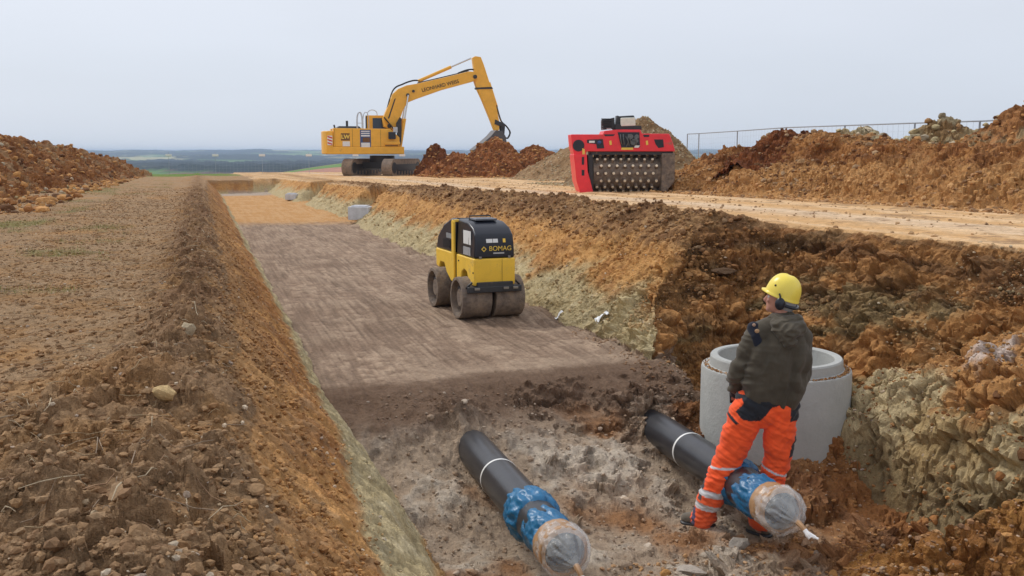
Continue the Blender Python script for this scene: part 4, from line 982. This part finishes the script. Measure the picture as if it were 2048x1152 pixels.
# ------------------------------------------------------------------ pipes
M_PIPE = simple('black_pipe', (.030, .032, .037), .30, var=.25, vscale=6, dirt=.13, dirtcol=(.28, .24, .2), dscale=9, bump=.05)
M_BWRAP = simple('blue_wrap', (.012, .14, .30), .36, var=.22, vscale=5, bump=.6, bscale=9)
M_TAPE = simple('brown_tape', (.42, .25, .13), .3, var=.15, vscale=5, bump=.3, bscale=14)
M_FILM = simple('clear_film', (.80, .82, .82), .12, var=.25, vscale=9, bump=1.0, bscale=12, alpha=.30)
M_PLUG = simple('grey_plug', (.30, .31, .31), .6, var=.3)
def tubeskin(name, axis, prof, mat, parent, s=0, wr=0.0, fold=0.0, n=96, cap=True, nfold=14):
    """axis (a,b) points; prof (t metres along, r); wrinkled skin"""
    a, b = axis; d = (b-a).normalized(); x = d.cross(Vector((0, 0, 1))).normalized(); y = x.cross(d)
    ts = np.linspace(prof[0][0], prof[-1][0], max(3, int((prof[-1][0]-prof[0][0])/.012)))
    rs = np.interp(ts, [p[0] for p in prof], [p[1] for p in prof]); th = np.linspace(0, 2*np.pi, n, endpoint=False)
    T, H = np.meshgrid(ts, th, indexing='ij'); Rr = rs[:, None]*np.ones_like(H)
    cx, cy = np.cos(H)*2, np.sin(H)*2
    w = fbm(cx*1.5+T*6+s, cy*1.5+T*9, 4, 500+s)*wr
    rf = np.abs(gn(H*nfold/6.2832+.6*np.sin(T*20), T*3, 510+s))*fold
    Rr = Rr*(1+w)-rf*Rr
    P = np.array(a)[None, None]+np.array(d)*T[..., None]+np.array(x)*(Rr*np.cos(H))[..., None]+np.array(y)*(Rr*np.sin(H))[..., None]
    m = n; k = len(ts); i = np.arange(k-1)[:, None]*m+np.arange(m)[None]; j = np.arange(k-1)[:, None]*m+(np.arange(m)+1)[None] % m
    F = np.stack([i, j, j+m, i+m], -1).reshape(-1, 4)
    return npmesh(name, P.reshape(-1, 3), F, mat, parent)
def pipe(A, B, label, s, tail):
    root = empty('capped_pipe', A, 0, label, 'pipe', 'black pipes coming out of the trench fill')
    a = Vector((0, 0, 0)); b = B-A; L_ = b.length; r = .148; ax = (a, b); d = b.normalized()
    L0 = L_-1.06
    tubeskin('pipe_barrel', ax, [(0, .001), (.002, r), (L0, r), (L0+.4, r*.95), (L0+.402, .1)], M_PIPE, root, s)
    q = L0-.78
    tubeskin('white_band', ax, [(q, r+.001), (q+.003, r+.003), (q+.024, r+.003), (q+.027, r+.001)], M_WHITE, root, s)
    tubeskin('blue_wrap', ax, [(L0-.10, r+.002), (L0-.09, r+.014), (L0+.03, r+.030), (L0+.10, r+.034), (L0+.17, r+.018), (L0+.22, r-.03), (L0+.26, r-.03), (L0+.31, r+.004), (L0+.42, r+.012), (L0+.52, r-.006), (L0+.60, r-.002), (L0+.63, r-.02)], M_BWRAP, root, s, .10, .16, nfold=9)
    tubeskin('brown_tape', ax, [(L0+.57, r-.004), (L0+.575, r+.007), (L0+.65, r+.007), (L0+.655, r-.002), (L0+.69, r-.002), (L0+.70, r+.008), (L0+.75, r+.008), (L0+.755, r-.02)], M_TAPE, root, s, .02, .03)
    tubeskin('pipe_end', ax, [(L0+.60, r-.012), (L0+.775, r-.012), (L0+.777, .10), (L0+.70, .099)], M_PLUG, root, s)
    bag = tubeskin('film_bag', ax, [(L0+.62, r+.004), (L0+.63, r+.012), (L0+.70, r+.012), (L0+.76, r+.014), (L0+.83, r-.01), (L0+.88, r-.05), (L0+.925, r*.38), (L0+.955, .028), (L0+.97, .018)], M_FILM, root, s, .12, .14, nfold=10)
    e0 = d*(L0+.965); t = Vector(tail)
    MB().tube([e0-d*.01, e0+d*.03+t*.2, e0+d*.05+t*.5], [.019, .017, .016], 8, 4).build('tie', M_TAPE, root)
    m = MB(); m.tube([e0+d*.05+t*.45, e0+d*.07+t*.8, e0+d*.08+t], [.017, .02, .018], 7, 4); m.tube([e0+d*.06+t*.6, e0+d*.09+t*.85+Vector((.02, 0, 0)), e0+d*.12+t*.95+Vector((.035, 0, 0))], [.014, .013, .008], 7, 4)
    m.build('film_tail', simple('white_film', (.8, .8, .8), .3), root)
    return root
pl1 = W(1118, 1092, -.36); pl0 = W(936, 884, -.40); dl = (pl1-pl0).normalized()
pipe(pl0-dl*1.0, pl1+dl*.42, 'black pipe with blue wrap and film bag lying left of the worker', 0, (.02, -.02, -.09))
pr1 = W(1556, 1018, -.33); pr0 = W(1320, 862, -.38); dr_ = (pr1-pr0).normalized()
pipe(pr0-dr_*1.0, pr1+dr_*.36, 'black pipe with blue wrap and film bag between the legs of the worker', 3, (.03, -.03, -.07))

# ------------------------------------------------------------------ fences
M_GALV = simple('galvanised_wire', (.33, .36, .40), .5, metal=.3, var=.1)
def fence(label, pts, h, name='wire_fence', caps=False, rails=1, r=.025, wires=True, cap_z=None):
    root = empty(name, pts[0], 0, label, 'fence'); o = pts[0]
    for i, p in enumerate(pts):
        q = p-o; po = MB().cyl(q-Vector((0, 0, .2)), q+Vector((0, 0, h)), r, n=8).build('post', M_GALV, root)
        if caps: MB().box(q+Vector((0, 0, cap_z)), (.44, .05, .17)).build('white_plate', M_WHITE, po, .02)
    if rails:
        m = MB()
        for a, b in zip(pts, pts[1:]): m.cyl(a-o+Vector((0, 0, h)), b-o+Vector((0, 0, h)), r*.8, n=8)
        m.build('top_rail', M_GALV, root)
    if wires:
        m = MB()
        for a, b in zip(pts, pts[1:]):
            a = a-o; b = b-o
            for k in range(1, 9): m.cyl(a+Vector((0, 0, h*k/9)), b+Vector((0, 0, h*k/9)), .0025, n=3, caps=False)
            nn = int((b-a).length/.25)
            for k in range(1, nn): c = a.lerp(b, k/nn); m.cyl(c, c+Vector((0, 0, h)), .0025, n=3, caps=False)
        m.build('wire_mesh', M_GALV, root)
pts = []
for p in (AT(1375, 268, 45.5), AT(1398, 267, 44), AT(1475, 262, 40), AT(1573, 255, 36), AT(1690, 251, 32.5), AT(1830, 246, 29.5), AT(1960, 242, 27), AT(2100, 236, 25)): p.z = p.z; pts.append(p)
h = 2.0
fence('thin grey wire site fence standing behind the earth banks on the right', [Vector((p.x, p.y, p.z-h)) for p in pts], h)
pts = []
for k in range(7):
    p = W(337+k*94, 352, .4); p.z = .40; pts.append(Vector((p.x, p.y, .40)))
pts = [Vector((AT(337+k*93.5, 310, 76).x, AT(337+k*93.5, 310, 76).y, .25)) for k in range(7)]
fence('faint wire fence with small white plates along the far edge of the site', pts, 1.75, caps=True, rails=0, r=.012, cap_z=1.53)

# ------------------------------------------------------------------ small things
def stone(px, py, z, size, col, label, seed, rot=0):
    p = W(px, py, z); p.z = gz1(p.x, p.y); rng = np.random.default_rng(seed)
    P_, F = rock_verts(rng, 2, 1, np.array([1.0])); V = P_[0]*np.array(size)/2
    c, s = math.cos(rot), math.sin(rot); V = V @ np.array([[c, s, 0], [-s, c, 0], [0, 0, 1]])
    o = npmesh('stone', V, F, M_STONE, col=np.repeat(np.array(col)[None], len(V), 0), smooth=False); o.location = p+Vector((0, 0, size[2]*.2)); tag(o, label, 'stone')
stone(334, 826, .88, (.17, .12, .09), srgb(200, 172, 124), 'yellowish stone block lying alone on the dark earth of the left bank', 1)
stone(292, 714, .88, (.24, .10, .07), srgb(200, 164, 124), 'long flat tan stone lying on the left bank', 2, R(-50))
stone(376, 702, .9, (.11, .10, .13), srgb(176, 160, 132), 'upright grey stone on the crest of the left bank', 5)
stone(1478, 1076, -.62, (.22, .16, .10), srgb(150, 142, 132), 'grey stone on the pit floor by the boots of the worker', 6)
stone(1384, 1108, -.62, (.24, .2, .06), srgb(172, 162, 150), 'flat pale stone half sunk in the pit floor in front of the worker', 7)
stone(1450, 436, 1.3, (.34, .3, .16), srgb(92, 70, 50), 'dark earth clod on the edge of the dirt road', 8)
def scrap(px, py, l, label, seed):
    p = W(px, py, 0.02); p.z = max(gz1(p.x, p.y), -.5)+.02; n = 14; u = np.linspace(-.5, .5, n); U, V_ = np.meshgrid(u, u*.6, indexing='ij'); x = U.ravel()*l; y = V_.ravel()*l*.8
    z = .03*fbm(x*14+seed, y*14, 3, seed)+.03-.5*(x*x+y*y)/l
    wx = p.x+x; wy = p.y+y; z = gz(wx, wy)-p.z+np.abs(z)+.012
    i = (np.arange(n-1)[:, None]*n+np.arange(n-1)[None]).ravel(); F = np.stack([i, i+n, i+n+1, i+1], 1)
    o = npmesh('plastic_scrap', np.stack([x, y, z], 1), F, simple('white_sheet', (.75, .77, .78), .45, var=.1)); o.location = p; tag(o, label, 'plastic sheet')
    sm = o.modifiers.new('solid', 'SOLIDIFY'); sm.thickness = .004
scrap(1203, 660, .15, 'white plastic scrap at the foot of the right bank nearest the worker', 61)
scrap(1118, 632, .10, 'small white plastic scrap at the foot of the right bank beside the roller', 62)
def block(px, py, d, rz, label):
    p = W(px, py, 0.0); p.z = gz1(p.x, p.y); root = empty('concrete_block', p, rz, label, 'concrete block')
    MB().box((0, 0, d[2]/2-.05), d).build('block_body', M_CONC2, root, .02)
    MB().box((0, 0, d[2]-.04), (d[0]*.72, d[1]*.72, .05)).build('cover', M_CONC2, root, .01)
M_CONC2 = simple('pale_concrete', (.55, .57, .60), .7, var=.2, vscale=6, dirt=.12, dirtcol=(.3, .24, .16))
block(722, 447, (.62, .5, .38), R(-25), 'pale concrete block in the nearer notch of the right trench bank')
block(584, 402, (.45, .4, .25), R(-25), 'pale concrete block in the farther notch of the right trench bank')
# ------------------------------------------------------------------ the worker
def worker():
    D0 = 7.15; va = math.atan2(1510-1024, FPX*math.cos(TH))+YAW
    away = Vector((math.sin(va), math.cos(va), 0)); rgt = Vector((math.cos(va), -math.sin(va), 0)); up = Vector((0, 0, 1))
    base = AT(1460, 1058, D0); base.z = gz1(base.x, base.y)
    zfoot = AT(1400, 1052, D0).z
    root = empty('person', Vector((base.x, base.y, zfoot)), 0, 'worker seen from behind in yellow helmet, olive hooded jacket and orange reflective trousers', 'person')
    O = root.location.copy()
    J = lambda px, py, dd=0: AT(px, py, D0+dd)-O
    def ru(px, py): p = J(px, py); return p.dot(rgt), p.z
    B3 = Matrix((rgt, away, up)).transposed()
    class Body:
        def __init__(s): s.bm = bmesh.new()
        def ell(s, c, r, rot=None):
            q = bmesh.ops.create_icosphere(s.bm, subdivisions=3, radius=1)
            for v in q['verts']:
                p = B3 @ ((rot or Matrix.Identity(3)) @ Vector((v.co.x*r[0], v.co.y*r[1], v.co.z*r[2]))); v.co = p+c
        def chain(s, pts, dep=1.0, step=.018):
            """pts: (point, radius) list; ellipsoids flattened or deepened along the sight axis"""
            for (a, ra), (b, rb) in zip(pts, pts[1:]):
                n = max(2, int((b-a).length/step))
                for k in range(n+1):
                    t = k/n; r = ra+(rb-ra)*t; s.ell(a.lerp(b, t), (r, r*dep, r))
        def done(s, name, mat, vox, it=5, disp=None, colf=None, par=root):
            me = bpy.data.meshes.new('t'); s.bm.to_mesh(me); s.bm.free(); o = bpy.data.objects.new('t', me); COL.objects.link(o)
            m = o.modifiers.new('r', 'REMESH'); m.mode = 'VOXEL'; m.voxel_size = vox; m2 = o.modifiers.new('s', 'SMOOTH'); m2.iterations = it; m2.factor = .5
            bpy.context.view_layer.update(); me2 = bpy.data.meshes.new_from_object(o.evaluated_get(bpy.context.evaluated_depsgraph_get())); bpy.data.objects.remove(o)
            n = len(me2.vertices); V = np.empty(n*3, np.float32); me2.vertices.foreach_get('co', V); V = V.reshape(-1, 3)
            Nn = np.empty(n*3, np.float32); me2.vertices.foreach_get('normal', Nn); Nn = Nn.reshape(-1, 3)
            r_ = V @ np.array(rgt); a_ = V @ np.array(away); u_ = V[:, 2]
            if disp is not None: V = V+Nn*disp(r_, a_, u_)[:, None]
            me2.vertices.foreach_set('co', V.astype(np.float32).ravel()); me2.name = name
            if colf is not None:
                at = me2.attributes.new('Col', 'FLOAT_COLOR', 'POINT'); c = np.ones((n, 4), np.float32); c[:, :3] = colf(r_, a_, u_); at.data.foreach_set('color', c.ravel())
            for p in me2.polygons: p.use_smooth = True
            me2.materials.clear(); me2.materials.append(mat); me2.update(); return link(bpy.data.objects.new(name, me2), par)
    def cloth(name, rough=.85, bump=.25):
        m, t, b = newmat(name); l = t.links.new
        at = N(t, 'ShaderNodeAttribute', attribute_name='Col'); tc = N(t, 'ShaderNodeTexCoord'); n1 = N(t, 'ShaderNodeTexNoise', ins={'Scale': 7, 'Detail': 6, 'Roughness': .6})
        n2 = N(t, 'ShaderNodeTexNoise', ins={'Scale': 160, 'Detail': 2}); l(tc.outputs['Object'], n1.inputs['Vector']); l(tc.outputs['Object'], n2.inputs['Vector'])
        r1 = N(t, 'ShaderNodeMapRange', ins={'From Min': .3, 'From Max': .7, 'To Min': .86, 'To Max': 1.1}); l(n1.outputs['Fac'], r1.inputs['Value'])
        vm = N(t, 'ShaderNodeVectorMath', operation='SCALE'); l(at.outputs['Color'], vm.inputs[0]); l(r1.outputs[0], vm.inputs['Scale']); l(vm.outputs[0], b.inputs['Base Color'])
        b.inputs['Roughness'].default_value = rough; b.inputs['Specular IOR Level'].default_value = .25; b.inputs['Sheen Weight'].default_value = .15
        bp = N(t, 'ShaderNodeBump', ins={'Strength': bump, 'Distance': .004}); l(n2.outputs['Fac'], bp.inputs['Height']); l(bp.outputs[0], b.inputs['Normal']); return m
    MC = cloth('work_cloth')
    # --- joints
    neck = J(1572, 636); shL = J(1519, 670, -.02); shR = J(1600, 674, .04); elL = J(1480, 742, .02); wrL = J(1470, 772, .14); elR = J(1604, 748, .06); wrR = J(1572, 770, .26)
    kL = J(1456, 915, .03); aL = J(1408, 1030); kR = J(1554, 900, .06); aR = J(1522, 1046, .06); hipL = J(1500, 822); hipR = J(1560, 828, .03); head = J(1563, 597, .02)
    # --- body, one continuous skin from head to feet
    fa = R(180-12)                                    # facing: left and away (angle in the rgt/away plane)
    fd = Vector((math.cos(fa), math.sin(fa), .10)).normalized()       # in local rgt, away, up
    Hm = Matrix((fd.cross(Vector((0, 0, 1))).normalized(), fd, fd.cross(Vector((0, 0, 1))).normalized().cross(fd))).transposed()   # x: person's right, y: forward
    def hp(x, y, z): return head+B3 @ (Hm @ Vector((x, y, z)))
    b = Body()
    b.ell(head, (.074, .094, .112), Hm); b.ell(hp(0, .035, -.045), (.056, .062, .068), Hm); b.ell(hp(0, .075, -.085), (.026, .024, .024), Hm)       # skull, jaw, chin
    b.chain([(hp(0, .092, .012), .010), (hp(0, .112, -.026), .014), (hp(0, .098, -.034), .014)], step=.006)                                          # nose
    b.ell(hp(0, .088, -.058), (.026, .013, .008), Hm); b.ell(hp(0, .088, .028), (.05, .014, .012), Hm)                                              # lips, brow
    for s in (-1, 1): b.ell(hp(s*.078, -.005, -.01), (.012, .020, .032), Hm); b.ell(hp(s*.036, .078, -.02), (.022, .016, .018), Hm)
    b.chain([(hp(0, -.01, -.07), .056), (neck, .058), (J(1570, 655), .09)])
    b.chain([(J(1568, 672), .12), (J(1560, 710), .14), (J(1549, 760), .14), (J(1535, 805), .14)], .72)
    b.chain([(shL, .062), (elL, .047), (wrL, .034)]); b.chain([(shR, .062), (elR, .047), (wrR, .034)]); b.chain([(shL, .07), (neck, .06), (shR, .07)])
    b.chain([(hipL, .095), (kL, .062), (aL, .042), (J(1405, 1046), .04)]); b.chain([(hipR, .095), (kR, .062), (aR, .042), (J(1520, 1056, .06), .04)])
    for w_, d_ in ((wrL, Vector((.1, .6, -.8))), (wrR, Vector((-.9, .2, -.2)))):
        d = (B3 @ d_).normalized(); sd = d.cross(up).normalized(); nn = sd.cross(d)
        b.chain([(w_, .03), (w_+d*.06, .036)], step=.01)
        for k, ln in enumerate((.070, .080, .076, .060)):
            q = w_+d*.075+sd*(.030-.020*k); b.chain([(q, .0105), (q+d*ln*.5-nn*.008, .0095), (q+d*ln*.85-nn*.03, .008)], step=.006)
        q = w_+d*.03+sd*.034; b.chain([(q, .013), (q+d*.035+sd*.022, .011), (q+d*.06+sd*.022-nn*.012, .009)], step=.006)
    skin = lambda r, a, u: np.repeat(np.array([[.50, .24, .17]]), len(r), 0)
    b.done('body', cloth('skin', .55, .05), .0075, 3, None, skin)
    # eyes
    for s in (-1, 1):
        MB().ball(hp(s*.033, .080, .004), (.012, .012, .012), 2).build('eye', simple('eye_white', (.7, .68, .65), .2), root)
    # --- hair: grey, short, at the back and sides
    h = Body(); h.ell(hp(0, -.022, .0), (.083, .088, .095), Hm); h.ell(hp(0, -.045, -.05), (.066, .052, .045), Hm)
    h.done('hair', cloth('hair', .7, .9), .007, 2, lambda r, a, u: .004*fbm(r*60, u*60+a*30, 3, 5), lambda r, a, u: np.repeat(np.array([[.42, .41, .40]]), len(r), 0))
    # --- helmet with peak
    tl = R(14); Tm = Hm @ Matrix.Rotation(tl, 3, 'X')
    def hq(x, y, z): return head+B3 @ (Hm @ Vector((0, -.004, .036)))+B3 @ (Tm @ Vector((x, y, z)))
    m = MB(); n = 48; prof = []
    rows = []
    for k in range(15):
        a = (math.pi/2)*k/14; rr = math.cos(a)**.8; zz = .142*math.sin(a)
        rows.append((rr, zz-.004))
    rows = [(1.01, -.022), (1.035, -.024), (1.04, -.017), (1.005, -.008)]+rows
    rings = []
    for rr, zz in rows:
        ring = []
        for q in range(n):
            t = 6.28318*q/n; x = math.cos(t)*.104*rr; y = math.sin(t)*.122*rr
            if rr > 1.008 and math.sin(t) > 0: y += .022*math.sin(t)**2; 
            zz2 = zz+(.004*math.cos(6*t) if 0 else 0)+(.006*max(0, 1-abs(x)/.02) if zz > .03 and rr > .05 else 0)
            ring.append(m.bm.verts.new(hq(x, y, zz2)))
        rings.append(ring)
    for a, c in zip(rings, rings[1:]):
        for q in range(n): m.bm.faces.new((a[q], a[(q+1) % n], c[(q+1) % n], c[q]))
    m.bm.faces.new(rings[-1]); 
    hel = m.build('helmet', simple('helmet_yellow', (.88, .70, .10), .32, var=.05, dirt=.08, dirtcol=(.45, .35, .12)), root, ang=50)
    MB().ball(hq(-.082, .055, .05), (.009, .009, .009), 2).build('rivet', M_TEXTK, hel)
    # --- ear defenders (far ear and near ear)
    for s in (-1, 1):
        mm = MB(); mm.ball((0, 0, 0), (.026, .036, .046), 3, B3 @ Hm)
        for v in mm.bm.verts: v.co += hp(s*.098, -.012, -.022)
        e_ = mm.build('ear_defender', M_BLACK, root)
        MB().tube([hp(s*.112, -.012, .0), hp(s*.116, -.01, .03), hp(s*.112, 0, .05)], .006, 6).build('arm', M_DARK, e_)
    MB().tube([hp(-.09, -.03, -.03), hp(-.06, -.098, -.045), hp(0, -.118, -.05), hp(.06, -.098, -.045), hp(.09, -.03, -.03)], .011, 8).build('neck_band', M_BLACK, root)
    # --- trousers
    t = Body()
    t.chain([(J(1538, 792), .165), (J(1536, 808), .16), (J(1533, 822), .13)], .78)
    t.chain([(J(1500, 812), .125), (J(1484, 848), .120), (J(1468, 890, .02), .112), (J(1452, 930, .02), .102), (J(1428, 980), .090), (J(1411, 1020), .080), (J(1407, 1036), .084)], .98)
    t.chain([(J(1562, 812, .02), .125), (J(1560, 850, .03), .118), (J(1557, 895, .05), .105), (J(1551, 930, .05), .093), (J(1542, 970, .05), .084), (J(1526, 1020, .05), .080), (J(1520, 1040, .05), .082)], .98)
    P_ = {k: ru(*v) for k, v in dict(a=(1473, 797), b=(1540, 807), c=(1518, 838), d=(1484, 832), r1=(1580, 811), r2=(1600, 815), r3=(1594, 841), r4=(1582, 838)).items()}
    kp = .0036
    def band(r, u, pa, pb, w, lo=-9, hi=9):
        a = np.array(ru(*pa)); c = np.array(ru(*pb)); d = (c-a)/np.hypot(*(c-a)); nx, ny = -d[1], d[0]
        s = (r-a[0])*nx+(u-a[1])*ny; l = (r-a[0])*d[0]+(u-a[1])*d[1]
        L_ = np.hypot(*(c-a)); return (np.abs(s) < w/2) & (l > -.02+0*L_) & (l < L_+.02)
    def poly(r, u, pts):
        q = [ru(*p) for p in pts]; ins = np.zeros(len(r), bool); n = len(q)
        for i in range(n):
            (x0, y0), (x1, y1) = q[i], q[(i+1) % n]
            k = ((y0 > u) != (y1 > u)); xx = (x1-x0)*(u-y0)/(y1-y0+1e-12)+x0; ins ^= k & (r < xx)
        return ins
    OR = np.array([1.0, .12, .03]); BK = np.array([.022, .025, .032]); REF = np.array([.62, .63, .65])
    z4 = lambda x, y: (1340+x/3.6, 780+y/3.6)
    def tcol(r, a, u):
        c = np.repeat(OR[None], len(r), 0)
        c[poly(r, u, [z4(440, 20), z4(960, 20), z4(735, 98), z4(645, 205), z4(530, 185), z4(465, 135)])] = BK
        c[poly(r, u, [z4(868, 60), z4(1000, 60), z4(1000, 215), z4(866, 215)])] = BK
        c[poly(r, u, [z4(400, 150), z4(425, 150), z4(500, 210), z4(480, 225)])] = BK
        c[poly(r, u, [z4(455, 60), z4(520, 40), z4(535, 70), z4(480, 130), z4(530, 195), z4(500, 205), z4(445, 135)])] = OR
        c[poly(r, u, [z4(900, 330), z4(960, 330), z4(900, 480), z4(850, 485)])] = BK
        c[poly(r, u, [z4(260, 230), z4(362, 225), z4(345, 378), z4(250, 400)])] = BK*2
        c[poly(r, u, [z4(150, 420), z4(292, 430), z4(255, 592), z4(150, 592)])] = BK*2.5
        c[poly(r, u, [z4(240, 600), z4(262, 600), z4(232, 780), z4(210, 770)])] = BK*1.6
        c[poly(r, u, [z4(168, 840), z4(190, 835), z4(188, 960), z4(168, 960)])] = np.array([.02, .03, .12])
        lf = r < ru(1512, 0 or 900)[0]
        c[lf & band(r, u, z4(240, 546), z4(460, 548), .016)] = REF
        c[lf & band(r, u, z4(130, 700), z4(380, 745), .046)] = REF
        c[lf & band(r, u, z4(110, 785), z4(350, 845), .046)] = REF
        mud = ss(.42, .05, u+.12*fbm(r*9, u*9+a*5, 3, 33))*.75; c = cmix(c, np.array([.30, .16, .08]), mud*.3)
        c[~lf & band(r, u, z4(680, 555), z4(830, 622), .014)] = REF*.9
        c[~lf & band(r, u, z4(560, 790), z4(800, 800), .046)] = REF; c[~lf & band(r, u, z4(560, 880), z4(800, 890), .046)] = REF
        return c
    def tdisp(r, a, u):
        f = fbm((r+a*.6)*6+u*2, u*15+r*7, 3, 601); g = 1-np.abs(gn(r*7+a*4, u*13-r*9, 611))*2
        low = ss(.75, .25, u); return .011*f+.006*(g-.3)+low*.008*(1-np.abs(gn(r*4+a*3, u*30+gn(r*8, a*8, 3), 621))*2)
    t.done('trousers', MC, .0062, 4, tdisp, tcol)
    # --- jacket with sleeves
    j = Body()
    j.chain([(J(1541, 782), .180), (J(1542, 776), .185), (J(1549, 760), .188), (J(1556, 722), .186), (J(1562, 692), .178), (J(1565, 672), .155)], .80)
    for (px, py, rr) in ((1510, 770, .095), (1516, 740, .10), (1527, 705, .11), (1577, 784, .09), (1584, 756, .098), (1592, 715, .10)): j.ell(J(px, py, -.01), (rr, rr*1.15, rr*1.5))
    j.chain([(shL, .092), (J(1565, 655), .115), (shR+J(0, 0)*0, .088)], .9); j.chain([(J(1568, 660), .10), (J(1571, 640), .078)], .9)
    j.chain([(shL, .090), (J(1498, 705), .080), (elL, .076), (J(1474, 758, .08), .064), (wrL, .055)])
    j.chain([(shR, .086), (J(1604, 712, .05), .074), (elR, .068), (wrR, .055)])
    def jdisp(r, a, u):
        x = (r+a*.5); v = 1-np.abs(gn(x*10+.8*gn(u*3, x*2, 1), u*2.4, 631))*2.2        # long vertical drapes
        d = 1-np.abs(gn(x*5+u*9, u*11-x*5, 641))*2.2
        mid = ss(.75, .95, u)*ss(1.45, 1.25, u); arm = ss(ru(1512, 700)[0], ru(1495, 700)[0], r)
        return .016*v*mid*(1-arm)+.012*d*(arm+.25)+.006*fbm(x*9, u*9, 3, 651)
    ol = np.array([.078, .066, .047])
    j.done('jacket', MC, .0065, 4, jdisp, lambda r, a, u: np.repeat(ol[None], len(r), 0)*(1+.12*gn(r*6, u*6, 3))[:, None])
    # hood lying on the back
    hb = Body(); hb.chain([(J(1548, 644, -.01), .042), (J(1558, 655, -.10), .052), (J(1580, 664, -.13), .060), (J(1598, 656, -.08), .046), (J(1594, 640, .03), .036)], .9)
    hb.chain([(J(1572, 668, -.13), .058), (J(1580, 684, -.145), .045)], .7); hb.chain([(J(1549, 640, .05), .036), (J(1547, 640, -.02), .042), (J(1572, 648, -.09), .05), (J(1593, 641, -.04), .04), (J(1594, 640, .05), .036)], .9)
    hb.done('hood', MC, .006, 3, lambda r, a, u: .010*(1-np.abs(gn(r*12+u*10, u*24-r*8, 661))*2), lambda r, a, u: np.repeat((ol*1.12)[None], len(r), 0))
    # black patch on the left shoulder, narrowing to a dark strip down the torso
    sp = Body(); sp.chain([(J(1507, 656, -.055), .046), (J(1513, 672, -.085), .042), (J(1518, 700, -.10), .026), (J(1520, 735, -.10), .02)], .8)
    pt = sp.done('shoulder_patch', MC, .006, 2, None, lambda r, a, u: np.repeat(np.array([[.014, .017, .03]]), len(r), 0))
    mm = MB(); mm.ball((0, 0, 0), (.017, .006, .015), 2, B3); 
    for v in mm.bm.verts: v.co += J(1514, 662, -.125)
    mm.build('badge', simple('tan_badge', (.45, .27, .14), .7), pt)
    mm = MB(); mm.ball((0, 0, 0), (.013, .006, .012), 2, B3)
    for v in mm.bm.verts: v.co += J(1508, 650, -.105)
    mm.build('badge', simple('tan_badge_b', (.40, .26, .18), .7), pt)
    # gloves
    for w_, d_ in ((wrL, Vector((.1, .6, -.8))), (wrR, Vector((-.9, .2, -.2)))):
        g = Body(); d = (B3 @ d_).normalized(); sd = d.cross(up).normalized(); nn = sd.cross(d)
        g.chain([(w_-d*.02, .042), (w_+d*.03, .042), (w_+d*.07, .046)], step=.01)
        for k, ln in enumerate((.076, .086, .082, .066)):
            q = w_+d*.085+sd*(.036-.024*k); g.chain([(q, .0145), (q+d*ln*.5-nn*.010, .0135), (q+d*ln*.9-nn*.034, .0115)], step=.006)
        q = w_+d*.03+sd*.040; g.chain([(q, .017), (q+d*.035+sd*.026, .015), (q+d*.065+sd*.026-nn*.012, .012)], step=.006)
        g.done('glove', MC, .0045, 2, None, lambda r, a, u: np.repeat(np.array([[.02, .02, .025]]), len(r), 0))
    # boots
    for (hx, hy, tx, ty, dd, ddt) in ((1418, 1046, 1372, 1050, .0, .03), (1532, 1056, 1503, 1062, .06, .12)):
        bo = Body(); A = J(hx, hy, dd); T = J(tx, ty, ddt); A.z = max(.065, .065+(0)); T.z = .045
        if hx > 1500: zz = gz1((O+A).x, (O+A).y)-O.z; A.z += max(-.06, min(.05, zz)); T.z += max(-.06, min(.05, zz))
        bo.chain([(A, .052), (A.lerp(T, .45), .050), (T, .040)], .95); bo.chain([(A, .052), (A+Vector((0, 0, .09)), .055)]); bo.done('boot', MC, .006, 3, None, lambda r, a, u: np.repeat(np.array([[.16, .14, .11]]), len(r), 0))
        so = Body(); zz = A.z-.052
        for k in range(9):
            c = A.lerp(T, k/8*1.0); c = Vector((c.x, c.y, zz)); so.ell(c, (.052-.006*k/8, .052, .018))
        so.done('sole', M_DARK, .006, 1)
worker()
haze()
